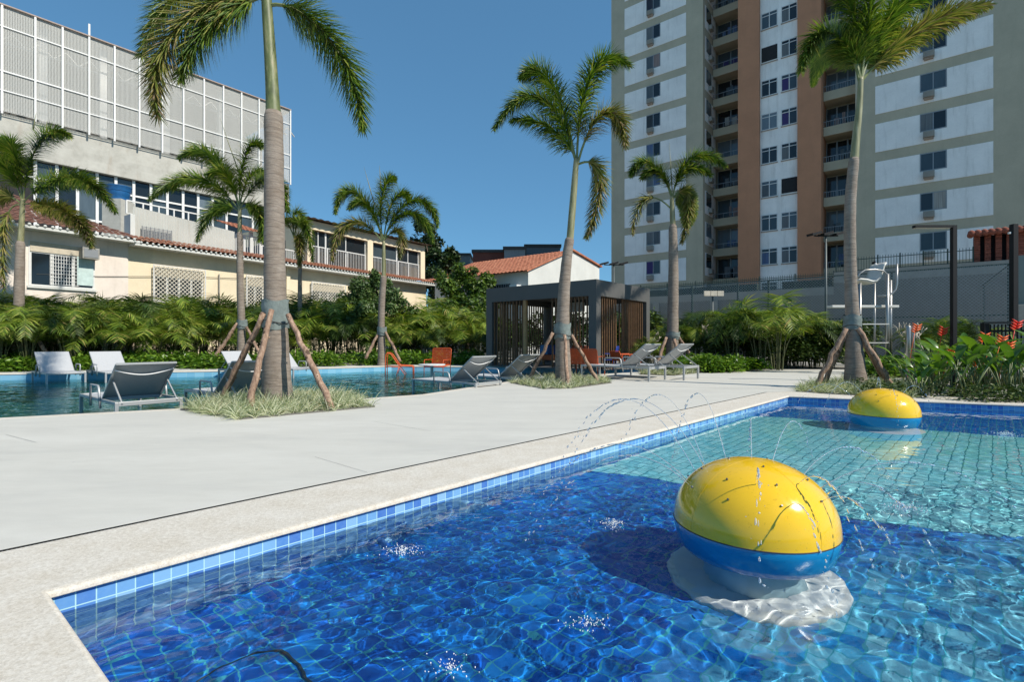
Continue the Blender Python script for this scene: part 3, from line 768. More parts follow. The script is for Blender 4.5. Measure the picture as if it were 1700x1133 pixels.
# palm in the middle of the sky
Y=20.6
palm(P(634,608,Y),[(634,595),(633,540),(634,500),(637,458)],Y,[.17,.14,.135,.125,.10],[(637,462),(637,430),(637,400)],[.095,.08,.06],
 [([(635,398),(610,310),(565,290),(557,352)],'g'),([(634,400),(600,350),(555,360),(552,430)],'y'),([(635,396),(625,330),(640,290),(655,296)],'g'),([(638,396),(665,310),(720,320),(726,375)],'g'),([(637,396),(645,330),(665,305),(680,330)],'g'),([(636,396),(620,340),(600,320),(580,345)],'g'),
  ([(638,398),(665,365),(672,390),(664,425)],'y'),([(637,398),(660,340),(700,335),(718,400)],'g')],
 'palm with an arching crown against open sky over the cream house',wrap=(543,556,634,.19),group=GP,ll=.52,nfr=100,lw=.044,seed=21,spears=[((622,340),(604,276)),((632,310),(630,274))])
stake((629,551),(609,591),20.5,20.3,.06,'left stake of the palm beyond the empty stretch of pool'); stake((640,551),(662,596),20.5,20.2,.06,'right stake of the palm behind the orange chaise')
# palm right of the pavilion
Y=17.6
palm(P(1117,606,Y),[(1116,595),(1117,530),(1118,450),(1117,372)],Y,[.235,.195,.178,.14,.105],[(1117,378),(1116,350),(1115,325)],[.105,.09,.065],
 [([(1114,325),(1095,260),(1060,255),(1048,290)],'g'),([(1117,325),(1130,250),(1170,245),(1203,275)],'g'),([(1117,325),(1125,280),(1150,265),(1180,290)],'g'),([(1116,325),(1105,285),(1085,270),(1066,295)],'g'),
  ([(1116,330),(1150,290),(1150,340),(1132,402)],'y'),([(1113,345),(1080,310),(1055,330),(1050,388)],'yb'),([(1117,326),(1150,310),(1145,350),(1140,380,18.4)],'g')],
 'palm between the pavilion and the apartment tower with one bare spear leaf',wrap=(551,562,1117,.24),group=GP,ll=.46,nfr=105,lw=.044,seed=27,spears=[((1116,318),(1111,236))])
stake((1106,560),(1090,605),17.4,17.2,.06,'left stake of the palm right of the pavilion behind a lounger'); stake((1127,560),(1156,606),17.5,17.2,.06,'right stake of the palm right of the pavilion')
stake((1120,563),(1127,604),17.3,17.0,.055,'middle stake of the palm right of the pavilion')
# slim palm half hidden by the big trunk
Y=22.5
palm(P(499,600,Y),[(499,585),(498,520),(498,440)],Y,[.11,.10,.095,.09],[(498,445),(495,420),(490,395)],[.09,.08,.06],
 [([(489,396),(490,350),(515,360),(518,432)],'g'),([(489,396),(470,340),(440,350),(430,400)],'g'),([(489,396),(480,350),(495,340),(505,365)],'g'),([(489,398),(500,380),(500,410),(497,440)],'y')],
 'thin grey palm trunk against the cream wall, just right of the big trunk',group=GP,ll=.5,nfr=85,lw=.044,seed=31)
# ---------- planting ----------
M_areca=mat_leaf('areca_leaf',[(0,(.05,.10,.013)),(.35,(.12,.20,.022)),(.7,(.24,.32,.035)),(.92,(.40,.43,.08)),(1,(.46,.34,.13))],.45,.3)
M_arecad=mat_leaf('areca_leaf_deep',[(0,(.02,.05,.01)),(.5,(.05,.095,.015)),(1,(.10,.15,.03))],.45,.3)
M_shrub=mat_leaf('shrub_leaf',[(0,(.03,.08,.008)),(.4,(.08,.17,.016)),(.8,(.16,.28,.025)),(1,(.25,.36,.05))],.35,.3)
M_tree=mat_leaf('tree_leaf_dark',[(0,(.008,.022,.007)),(.5,(.022,.05,.012)),(.85,(.045,.085,.018)),(1,(.08,.12,.03))],.5,.2)
M_tree2=mat_leaf('tree_leaf_light',[(0,(.025,.06,.008)),(.5,(.07,.13,.018)),(.85,(.13,.21,.03)),(1,(.20,.26,.05))],.45,.3)
M_tree3=mat_leaf('bush_leaf',[(0,(.03,.065,.015)),(.5,(.07,.13,.035)),(.85,(.12,.19,.055)),(1,(.19,.24,.08))],.5,.25)
M_bark=mat_simple('bark',(.14,.10,.07),.9,bump=.5,bscale=12)
M_bare=mat_simple('bare_branch',(.42,.37,.29),.8,bump=.3,bscale=14)
M_grassm=mat_leaf('variegated_grass',[(0,(.10,.15,.06)),(.3,(.26,.31,.16)),(.55,(.54,.57,.38)),(.9,(.80,.79,.62)),(1,(.45,.36,.2))],.6,.3)
def areca_mesh(rnd, h=1.7, nf=11, dens=42, stems=4):
    mb=MB()
    for k in range(nf):
        a=2*PI*k/nf+rnd.uniform(-.4,.4); r=rnd.uniform(.35,1.0)*h*.55; hh=h*rnd.uniform(.62,1.05)
        x0=math.cos(a)*.10; y0=math.sin(a)*.10; c,s=math.cos(a),math.sin(a)
        ctrl=[Vector((x0,y0,0)),Vector((x0*1.5,y0*1.5,hh*.75)),Vector((c*r*.6,s*r*.6,hh*1.15)),Vector((c*r*1.25,s*r*1.25,hh*rnd.uniform(.5,.85)))]
        K=8; pts=[bez(ctrl,i/K) for i in range(K+1)]
        mb.tube(pts,[.010*(1-.8*i/K) for i in range(K+1)],4,1)
        for i in range(dens):
            t=.32+.68*(i+.5)/dens; p=bez(ctrl,t); T=(bez(ctrl,min(1,t+.02))-bez(ctrl,t-.02)).normalized()
            sd=T.cross(Vector((0,0,1))); 
            if sd.length<.05: sd=Vector((1,0,0))
            sd.normalize(); u=sd.cross(T).normalized()
            pr=(1.0 if t<.75 else 1-.55*((t-.75)/.25))
            for sg in (-1,1):
                d=(sd*sg*.8+T*rnd.uniform(.45,.8)+u*rnd.uniform(.1,.45)).normalized()
                leaflet(mb,p,d,0.42*pr*rnd.uniform(.8,1.15)*h/1.7,.021,u,rnd.uniform(.35,.9),0,2)
    return mb
ra=random.Random(41); M_stemd=mat_simple('areca_stem',(.09,.10,.04),.6)
AR=[areca_mesh(random.Random(100+i),nf=12) for i in range(4)]
AMESH=[]
for i,m in enumerate(AR):
    o=m.build('areca_palm',[M_areca if i!=3 else M_arecad,M_stemd]); AMESH.append(o.data); bpy.data.objects.remove(o)
def areca(x,y,z,s,label,group,mesh=None):
    o=bpy.data.objects.new('areca_palm',mesh or AMESH[ra.randrange(4)]); col.objects.link(o)
    o.location=(x,y,z); o.rotation_euler=(ra.uniform(-.06,.06),ra.uniform(-.06,.06),ra.uniform(0,6.28)); o.scale=(s*ra.uniform(1.0,1.2),)*2+(s,)
    tag(o,label,'areca palm',group); return o
def along(pts, step):
    out=[]; acc=0
    for i in range(len(pts)-1):
        a=Vector(pts[i]); b=Vector(pts[i+1]); L=(b-a).length; d=(b-a)/L; t=acc
        while t<L: out.append(a+d*t); t+=step
        acc=t-L
    return out
# hedge behind the back pool: photo columns give the top height
LH=[(-260,475,17.4),(-60,478,18.0),(60,482,18.6),(130,474,19.4),(220,482,20.3),(330,484,21.6),(420,494,22.6),(560,490,24.2),(700,500,24.0),(805,508,23.8)]
def interp(tab,px,k):
    for i in range(len(tab)-1):
        if tab[i][0]<=px<=tab[i+1][0]:
            f=(px-tab[i][0])/(tab[i+1][0]-tab[i][0]); return tab[i][k]+(tab[i+1][k]-tab[i][k])*f
    return tab[-1][k]
px=-240
while px<800:
    Yh=interp(LH,px,2); top=interp(LH,px,1)
    for row in range(3):
        Yr=Yh+(-.9,.1,1.2)[row]; p=P(px+ra.uniform(-18,18),top+ra.uniform(-12,14)+(26,6,0)[row],Yr)
        h=max(1.0,p.z); 
        lb='feathery areca palm in the dense hedge below the pink house' if px<213 else ('feathery areca palm in the dense hedge below the cream house' if px<680 else 'feathery areca palm in the hedge between cream house and pavilion')
        areca(p.x,p.y,0,h/1.75,lb,'areca palms of the hedge behind the back pool')
    px+=840*.82/Yh
# right hedge
RH=[(1075,545,19.8),(1130,525,19.2),(1180,512,18.8),(1230,510,18.4),(1290,490,18.2),(1340,520,17.8),(1380,518,17.6),(1440,545,17.4)]
px=1072
while px<1400:
    Yh=interp(RH,px,2)+1.6; top=interp(RH,px,1)
    for row in range(2):
        p=P(px+ra.uniform(-10,10),top+ra.uniform(-8,12)+(16,0)[row],Yh+(-.6,.7)[row]); areca(p.x,p.y,0,p.z/1.75,'green areca palm in the hedge below the grey wall, right of the pavilion' if px<1250 else 'tall areca palm in the hedge left of the lifeguard chair','areca palms of the right hedge')
    px+=22
for px,top,Y in [(1215,500,17.9),(1262,492,17.7),(1290,486,17.5)]:
    p=P(px,top,Y); areca(p.x,p.y,0,p.z/1.75,'tall areca palm in the hedge left of the lifeguard chair','areca palms of the right hedge')
for px,top,Y in [(1548,512,14.6),(1590,520,14.2),(1622,530,13.8)]:
    p=P(px,top,Y); areca(p.x,p.y,0,p.z/1.75,'areca palm behind the red flowers beside the black lamp post','areca palms behind the red flowers')
# dense dark green hedge mass at the foot of the right hedge, ground cover
def leafmass(name, cells, n, size, mat, label=None, cat=None, kind='stuff', seed=0, sp=.45, asp=2.2):
    rnd=random.Random(seed); mb=MB(); tot=sum(c[5] for c in cells)
    for (x,y,z,rx,rz,wt) in cells:
        for _ in range(int(n*wt/tot)):
            th=rnd.uniform(0,2*PI); u=rnd.uniform(-.35,1); rr=(rnd.random()**.35)
            s=math.sqrt(max(0,1-u*u)); p=Vector((x+rx*s*math.cos(th)*rr,y+rx*s*math.sin(th)*rr,max(.01,z+rz*u*rr)))
            d=Vector((math.cos(th)*s+rnd.gauss(0,.5),math.sin(th)*s+rnd.gauss(0,.5),rnd.uniform(-.5,.6))).normalized()
            nrm=Vector((rnd.gauss(0,.5),rnd.gauss(0,.5),1)).normalized(); sd=d.cross(nrm).normalized()
            L=size*rnd.uniform(.6,1.3); w=L/asp
            mb.add([p,p+d*L*.45+sd*w*.5,p+d*L-nrm*L*.12,p+d*L*.45-sd*w*.5],[(0,1,2,3)])
    o=mb.build(name,mat); tag(o,label,cat,kind=kind); return o
rc=random.Random(3); cells=[]
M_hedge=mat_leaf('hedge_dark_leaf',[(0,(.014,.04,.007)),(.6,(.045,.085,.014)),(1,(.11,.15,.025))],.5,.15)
for i in range(200):
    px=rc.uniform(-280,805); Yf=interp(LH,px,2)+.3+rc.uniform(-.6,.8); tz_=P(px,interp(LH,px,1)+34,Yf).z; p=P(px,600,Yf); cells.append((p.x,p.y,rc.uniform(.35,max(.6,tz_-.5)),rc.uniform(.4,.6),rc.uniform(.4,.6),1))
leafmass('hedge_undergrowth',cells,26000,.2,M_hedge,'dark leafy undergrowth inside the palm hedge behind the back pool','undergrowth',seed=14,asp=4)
cells=[]
for i in range(230):
    px=rc.uniform(-280,800); f=rc.random(); Yf=interp([(-330,15.2),(0,16.0),(200,17.4),(420,18.0),(650,20.9),(800,20.8)],px,1)+.35+f*1.6
    p=P(px,600,Yf); cells.append((p.x,p.y,.05+.28*f,rc.uniform(.3,.5),rc.uniform(.22,.42),1))
leafmass('ground_cover',cells,30000,.17,M_shrub,'bright green leafy ground cover along the far edge of the back pool','ground cover',seed=4)
cells=[]
for i in range(60):
    px=rc.uniform(1112,1262); Yf=rc.uniform(15.9,17.4) if px<1235 else rc.uniform(16.6,17.4); p=P(px,600,Yf); cells.append((p.x,p.y,.15,rc.uniform(.25,.42),rc.uniform(.25,.42)*(1.1 if px<1220 else .75),1))
leafmass('leafy_ground_cover',cells,9000,.14,M_shrub,'bright leafy ground cover at the edge of the deck right of the loungers','ground cover',seed=5)
cells=[]
for i in range(60):
    px=rc.uniform(1440,1560); Yf=rc.uniform(13.6,16); p=P(px,600,Yf); cells.append((p.x,p.y,.12,rc.uniform(.25,.42),rc.uniform(.3,.5),1))
leafmass('low_plants',cells,7000,.16,M_shrub,'low green plants round the foot of the lifeguard chair','ground cover',seed=6)
cells=[]
for i in range(70):
    px=rc.uniform(1180,1445); Yf=rc.uniform(18.05,18.7) if px>1262 else rc.uniform(18.2,19.2); p=P(px,600,Yf); cells.append((p.x,p.y,rc.uniform(.3,1.35),.42,.5,1))
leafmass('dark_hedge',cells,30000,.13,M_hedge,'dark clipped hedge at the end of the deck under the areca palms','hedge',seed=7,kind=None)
cells=[]
for i in range(120):
    px=rc.uniform(790,1090); Yf=rc.uniform(25.5,27.5); p=P(px,600,Yf); cells.append((p.x,p.y,rc.uniform(.4,2.1),.6,.6,1))
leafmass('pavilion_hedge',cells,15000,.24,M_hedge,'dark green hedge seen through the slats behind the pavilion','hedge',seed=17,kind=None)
# ---------- variegated grass in the palm beds ----------
def grassbed(name, poly, n, L, label, seed, avoid=None):
    rnd=random.Random(seed); mb=MB(); xs=[p[0] for p in poly]; ys=[p[1] for p in poly]
    tufts=[]
    while len(tufts)<n//22:
        x=rnd.uniform(min(xs),max(xs)); y=rnd.uniform(min(ys),max(ys))
        if inside((x,y),poly): tufts.append((x,y,rnd.uniform(.7,1.25)))
    for (x,y,s) in tufts:
        for _ in range(22):
            a=rnd.uniform(0,2*PI); el=rnd.uniform(.7,1.45); d=Vector((math.cos(a)*math.cos(el),math.sin(a)*math.cos(el),math.sin(el)))
            leaflet(mb,Vector((x+rnd.gauss(0,.025),y+rnd.gauss(0,.025),0)),d,L*s*rnd.uniform(.6,1.2),.011,Vector((math.cos(a+1.2),math.sin(a+1.2),.2)),rnd.uniform(.7,1.7),0,3)
    o=mb.build(name,M_grassm); tag(o,label,'grass',kind='stuff')
    g=MB(); g.poly(poly,.006); s=g.build('bed_soil',M_soil); tag(s,kind='structure')
    g=MB(); N=len(poly)
    for i in range(N):
        a=Vector((*poly[i],.006)); b=Vector((*poly[(i+1)%N],.006)); g.bar(a,b,.012,.03)
    tag(g.build('bed_edging',mat_simple('edging_metal',(.16,.15,.13),.5,.3)),label.replace('striped grass','thin metal edging round the grass'),'edging')
bed1=[tuple(G2(*p)) for p in [(397,697),(300,681),(398,663)]]+[tuple(G2(560,660)),tuple(G2(622,676))]
grassbed('grass',bed1,9500,.27,'pale striped grass in the bed of the big foreground palm',1)
bed2=[tuple(G2(*p)) for p in [(848,636),(905,646),(950,645),(1015,636),(985,629),(895,629)]]
grassbed('grass',bed2,6000,.21,'pale striped grass in the bed before the pavilion',2)
bed3=[tuple(G2(*p)) for p in [(1322,650),(1385,655),(1480,660),(1530,661),(1520,641),(1440,636),(1350,638)]]
grassbed('grass',bed3,8000,.25,'pale striped grass in the bed behind the far ball',3)
bed4=[tuple(G2(*p)) for p in [(1062,622),(1120,624),(1178,617),(1150,612),(1075,613)]]
grassbed('grass',bed4,2600,.28,'pale striped grass in the bed behind the two deck loungers',4)
# ---------- heliconias with red flowers ----------
M_heli=mat_leaf('heliconia_leaf',[(0,(.02,.07,.01)),(.4,(.045,.12,.015)),(.8,(.09,.19,.02)),(1,(.16,.26,.03))],.28,.35,.6)
M_red=mat_simple('flower_red',(.85,.04,.015),.4,var=.25,scale=20); M_orange=mat_simple('flower_orange',(.88,.14,.02),.4,var=.25,scale=20)
def heliconia(x,y,h,seed,label,flower=None):
    rnd=random.Random(seed); e=empty('heliconia',(x,y,0)); st=MB()
    for k in range(rnd.randint(5,7)):
        a=rnd.uniform(0,2*PI); lean=rnd.uniform(.05,.42); hh=h*rnd.uniform(.5,1)
        b=Vector((math.cos(a)*.05,math.sin(a)*.05,0)); t=Vector((math.cos(a)*lean*hh,math.sin(a)*lean*hh,hh*.62)); st.tube([b,(b+t)/2+Vector((0,0,.05)),t],[.013,.011,.007],5)
        d=Vector((math.cos(a)*(.3+lean),math.sin(a)*(.3+lean),1)).normalized(); L=hh*rnd.uniform(.45,.62); w=L*.27
        up=Vector((math.cos(a+PI),math.sin(a+PI),.5)).normalized(); sd=d.cross(up).normalized(); cur=t.copy(); dd=d.copy(); vs=[]; N=7
        for i in range(N+1):
            f=i/N; ww=w*math.sin(PI*min(1,f*.93+.05))**.7; nn=sd.cross(dd)
            vs+=[cur-sd*ww*.5+nn*ww*.16,cur,cur+sd*ww*.5+nn*ww*.16]
            dd=(dd+Vector((0,0,-1))*rnd.uniform(.08,.26)).normalized(); cur=cur+dd*L/N
        lf=MB(); lf.add(vs,[q for i in range(N) for q in ((3*i,3*i+1,3*i+4,3*i+3),(3*i+1,3*i+2,3*i+5,3*i+4))]); lf.build('leaf',M_heli,e,smooth=True)
    st.build('stem',M_rachis,e,smooth=True)
    if flower:
        fx,fz,mt=flower; m=MB(); t=Vector((fx,-.12,fz)); m.tube([Vector((0,0,0)),t*.6+Vector((0,0,.05)),t],.006,5)
        for i in range(7):
            s=1 if i%2 else -1; p=t+Vector((.012*i*.6,0,.028*i)); m.tube([p,p+Vector((s*.05,-.015,.015)),p+Vector((s*.125,-.03,.065))],[.015,.021,.003],5)
        m.tube([t,t+Vector((.02,0,.19))],[.010,.003],5)
        m.build('flower',mt,e,smooth=True)
    tag(e,label,'heliconia',None if flower else 'heliconias beside the pool'); return e
HF=[(1556,492+58,11.6,M_red,'heliconia with the tallest red flower, just left of the lamp post'),(1568,586,11.2,M_orange,'heliconia with an orange flower at the foot of the lamp post'),
 (1622,560,11.0,M_orange,'heliconia with a small orange flower left of the railing post'),(1675,540,10.6,M_red,'heliconia with a broad red flower in front of the dark railing'),
 (1650,565,10.2,M_orange,'heliconia with orange flowers below the railing'),(1613,600,9.9,M_orange,'heliconia with an orange flower low among the leaves'),(1660,575,9.6,M_orange,'heliconia with orange flower near the right edge of the picture'),(1512,545,12.4,M_orange,'heliconia with a red bud beside the steel shower post')]
for i,(fx,fy,Yf,mt,lb) in enumerate(HF):
    p=P(fx,fy,Yf); heliconia(p.x-.1,p.y,max(.5,(p.z)*.92),50+i,lb,(.1,p.z-.1,mt))
rh=random.Random(8)
for i in range(54):
    Yf=rh.uniform(8.75,12.6) ; px=rh.uniform(1520,1760); lo=8.35+ (px-1500)*-.0012
    # keep out of the pool: stay behind its far edge
    pp=P(px,600,Yf); 
    edge=B+ (Vector((13.2,5.64))-B)*((pp.x-B.x)/(13.2-B.x))
    if pp.y<edge.y+.45: pp.y=edge.y+.45+rh.random()*.8
    h=rh.uniform(.85,1.32)*(1.0 if px>1560 else .72); heliconia(pp.x,pp.y,h,80+i,'leafy green heliconia without flowers in the bed beyond the pool')
cells=[]
for i in range(80):
    x=rc.uniform(6.6,12.6); edge=B+(Vector((13.2,5.64))-B)*((x-B.x)/(13.2-B.x)); y=edge.y+rc.uniform(.3,1.5); cells.append((x,y,.05,.22,.24,1))
leafmass('border_plants',cells,9000,.075,M_hedge,'small dark leafy border plants behind the far coping','ground cover',seed=9)
# ---------- frangipani: bare pale branches ----------
def bare(x,y,h,seed,label,lean=(0,0)):
    rnd=random.Random(seed); e=empty('frangipani',(x,y,0)); mb=MB()
    def br(p,d,L,r,k):
        q=p+d*L; m=p+d*L*.5+Vector((rnd.gauss(0,.04),rnd.gauss(0,.04),.02)); mb.tube([p,m,q],[r,r*.9,r*.8],6)
        if k==0: return
        for j in range(rnd.choice([2,3])):
            nd=(d+Vector((rnd.gauss(0,.6),rnd.gauss(0,.5),rnd.uniform(.0,.5)))).normalized(); br(q,nd,L*rnd.uniform(.6,.85),r*.75,k-1)
    br(Vector((0,0,0)),Vector((lean[0],lean[1],1)).normalized(),h*.38,.035,3); mb.build('branches',M_bare,e,smooth=True); tag(e,label,'frangipani'); return e
p=G(1183,611); bare(p.x,p.y+.5,1.65,3,'bare pale branched frangipani rising from the ground cover right of the loungers')
p=G(1090,611); bare(p.x,p.y+1.2,1.6,5,'bare pale branched frangipani beside the right corner of the pavilion')
p=P(1545,600,13.4); bare(p.x,p.y,1.5,9,'bare pale branched frangipani between shower post and lamp post',(-.3,0))
p=P(1495,600,16.6); bare(p.x,p.y,1.7,12,'bare crooked frangipani just right of the lifeguard chair',(.3,0))
# ---------- trees ----------
def tree(name, blobs, n, size, mat, trunk, label, cat='tree', seed=0, group=None):
    """blobs: (px,py,Y,r_px) clusters measured in the photo; trunk: px,Y"""
    rnd=random.Random(seed); b=P(trunk[0],0,trunk[1]); b.z=0; e=empty(name,b); cr=MB(); tr=MB()
    cs=[(P(x,y,Yb)-b, r/F*Yb) for (x,y,Yb,r) in blobs]; zt=sum(c.z for c,_ in cs)/len(cs)*.55
    tr.tube([Vector((0,0,0)),Vector((.1,0,zt*.5)),Vector((0,.1,zt))],[.22,.17,.12],8)
    tot=sum(r**2 for _,r in cs)
    for c,r in cs:
        tr.tube([Vector((0,.1,zt*.8)),(Vector((0,.1,zt))+c)/2+Vector((.1,0,.1)),c],[.09,.05,.02],5)
        sub=[(c+Vector([rnd.gauss(0,.45) for _ in range(3)])*r, r*rnd.uniform(.3,.55)) for _ in range(9)]
        for sc_,sr in sub:
            for _ in range(int(n*r*r/tot/9)):
                v=Vector([rnd.gauss(0,1) for _ in range(3)]).normalized()*sr*(rnd.random()**.4); p=sc_+v
                d=Vector([rnd.gauss(0,1) for _ in range(3)]).normalized(); nr=(v.normalized()+Vector((0,0,.7))+Vector([rnd.gauss(0,.6) for _ in range(3)])).normalized()
                sd=d.cross(nr).normalized(); d=nr.cross(sd); L=size*rnd.uniform(.6,1.3); w=L*.5
                cr.add([p,p+d*L*.5+sd*w*.5,p+d*L,p+d*L*.5-sd*w*.5],[(0,1,2,3)])
    tr.build('trunk',M_bark,e,smooth=True); cr.build('crown',mat,e); tag(e,label,cat,group); return e
tree('tree',[(702,375,47,18),(716,400,47,20),(728,425,46,22),(700,430,48,25),(735,460,44,26),(722,500,44,26),(740,500,37,28),(715,460,46,22)],15000,.34,M_tree,(722,45),'tall dark evergreen tree at the end of the cream house',seed=1)
tree('tree',[(765,455,31,20),(790,475,30,24),(760,490,30,28),(795,500,29,22),(775,520,28,30),(740,530,29,26),(812,465,31,12)],13000,.24,M_tree2,(772,30),'bright green tree against the left side of the pavilion',seed=2)
tree('tree',[(740,440,36,16),(752,425,36,12),(758,470,35,18)],4200,.3,M_tree,(748,36),'small dark conifer between the two taller trees',seed=3)
tree('bush',[(600,492,25,32),(640,495,25,30),(575,505,24.5,26),(660,520,24.5,24),(610,525,24,30),(560,530,24,22),(625,470,25.5,18)],17000,.17,M_tree3,(615,25),'big rounded bush climbing over the cream house wall','bush',seed=4)
# ---------- loungers ----------
M_alu=mat_simple('lounger_frame',(.42,.43,.43),.4,.35,var=.04); M_sling=mat_simple('lounger_sling',(.44,.45,.46),.75,var=.06,scale=40,bump=.3,bscale=300)
M_pipe=mat_simple('white_piping',(.8,.8,.8),.5,var=.03)
def lounger(w=.88, L=2.05, leg=.0, ang=38):
    e=empty('sun_lounger'); H=.36; t=.045; hw=w/2
    m=MB()
    m.box2(0,-hw,H-t,L,-hw+t,H); m.box2(0,hw-t,H-t,L,hw,H); m.box2(0,-hw+t,H-t,t,hw-t,H-.001); m.box2(L-t,-hw+t,H-t-.02,L,hw-t,H-.001); m.box2(L*.58,-hw+t,H-t,L*.58+t,hw-t,H-.008)
    m.build('frame',M_alu,e,bevel=.004)
    for x in (.0,L-t):
        for y in (-hw,hw-t):
            m=MB(); m.box2(x,y,-leg,x+t,y+t,H-t); m.build('leg',M_alu,e)
    m=MB(); N=8
    for i in range(N):
        x0=t+(L*.58-t)*i/N; x1=t+(L*.58-t)*(i+1)/N; z0=H-.004-.012*math.sin(PI*i/N); z1=H-.004-.012*math.sin(PI*(i+1)/N)
        m.add([(x0,-hw+t*.8,z0),(x1,-hw+t*.8,z1),(x1,hw-t*.8,z1),(x0,hw-t*.8,z0)],[(0,1,2,3)])
    m.build('seat',M_sling,e,smooth=True)
    a=math.radians(ang); bl=.92; bx=L*.58; bo=empty('backrest'); bpar=None
    q=lambda s,y,n_: Vector((bx+s*math.cos(a)-n_*math.sin(a),y,H-.01+s*math.sin(a)+n_*math.cos(a)))
    bw_=hw-t-.01
    m=MB(); m.bar(q(0,-bw_,0),q(bl,-bw_,0),.028,.028); m.bar(q(0,bw_,0),q(bl,bw_,0),.028,.028); m.bar(q(bl,-bw_,0),q(bl,bw_,0),.03,.03); m.bar(q(0,-bw_,0),q(0,bw_,0),.03,.03)
    bf=m.build('back_frame',M_alu,e); bpy.data.objects.remove(bo)
    m=MB(); N=8; vs=[]
    for i in range(N+1):
        s=bl*i/N; sag=-.02*math.sin(PI*i/N)
        for j in range(5):
            y=-bw_+2*bw_*j/4; vs.append(q(s,y,.016+sag*math.sin(PI*j/4)))
    fs=[(i*5+j,i*5+j+1,(i+1)*5+j+1,(i+1)*5+j) for i in range(N) for j in range(4)]
    m.add(vs,fs); m.build('back_sling',M_sling,e,smooth=True)
    m=MB(); m.tube([q(bl*.86-.10*math.sin(PI*k/12),-bw_+2*bw_*k/12,-.022-.03*math.sin(PI*k/12)) for k in range(13)],.010,6); m.build('back_strap',M_pipe,e,smooth=True)
    for sy in (-1,1):
        m=MB(); m.bar(q(bl*.55,sy*(bw_-.03),-.01),(bx+bl*.95,sy*(bw_-.03),H-.03),.02,.02); m.build('support_bar',M_alu,e)
        m=MB(); y=sy*(hw+.01); z=H+.20; m.tube([(bx-.42,y,H-.14),(bx-.42,y,z-.03),(bx-.39,y,z),(bx+.02,y,z),(bx+.06,y,z-.03),(bx+.14,y,H-.14)],.017,6); m.build('armrest',M_alu,e,smooth=True)
    return e
V_=Vector((-.785,.62)); U_=Vector((.62,.785))
LS=[]
base_l=lounger(); first=True
def place_lounger(foot, head_dir, z, label, group, w=1.0):
    global first
    o=base_l if first else copy_tree(base_l); first=False
    o.location=(foot[0],foot[1],z); o.rotation_euler=(0,0,math.atan2(head_dir[1],head_dir[0])); 
    tag(o,label,'sun lounger',group); return o
gz=.10
def Gz(px,py,z=gz): g=G(px,py,z); return Vector((g.x,g.y))
GL='grey sling sun loungers'
# facing the photo from the far side of the back pool
for (a,b,lb) in [((75,620),(143,617),'pale lounger standing in the pool at far left, facing the deck'),((172,618),(236,616),'second pale lounger from the left at the far pool edge'),
   ((408,616),(458,614),'pale lounger at the far pool edge mostly hidden by the big palm'),((480,613),(531,610),'pale lounger at the far pool edge just right of the big palm trunk')]:
    A_=Gz(*a); B_=Gz(*b); c_=(A_+B_)/2; place_lounger(c_-V_*.05,V_,gz-.36,lb,GL)
# with their backs to the photo
h0=(Gz(190,668)+Gz(305,660))/2; place_lounger(h0+V_*2.05,-V_,gz-.36,'dark grey backed lounger in the pool at left, seen from behind',GL)
h1=Gz(432,655); place_lounger(h1+V_*2.05,-V_,gz-.36,'grey backed lounger in the pool behind the big palm stakes',GL)
place_lounger(Gz(707,627),-V_,gz-.36,'lounger in the pool right of the white round table, back raised',GL)
place_lounger(Gz(786,621),-V_,gz-.36,'lounger in the pool left of the palm before the pavilion',GL)
ax=Vector((.72,-.69)); wx=Vector((.69,.72))
p0=Vector((1.89,13.8))+wx*.42; place_lounger(p0,ax,0,'left one of the two loungers on the deck right of the centre palm','loungers on the deck')
p1=p0+Vector((1.0,.42)); place_lounger(p1,ax,0,'right one of the two loungers on the deck right of the centre palm','loungers on the deck')
# ---------- side table ----------
g=P(717,608,17.0); e=empty('side_table',(g.x,g.y,-.3)); m=MB(); m.lathe([(.001,.52),(.44,.52),(.45,.51),(.45,.49),(.44,.475),(.001,.475)],n=32); m.build('table_top',mat_simple('white_lacquer',(.75,.75,.73),.4),e,smooth=True,angle=40)
m=MB(); m.lathe([(.28,-.5),(.28,0),(.05,.03),(.05,.475)],n=20); m.build('pedestal',M_alu,e,smooth=True,angle=40); tag(e,'round white side table standing in the back pool by the orange chair','side table')
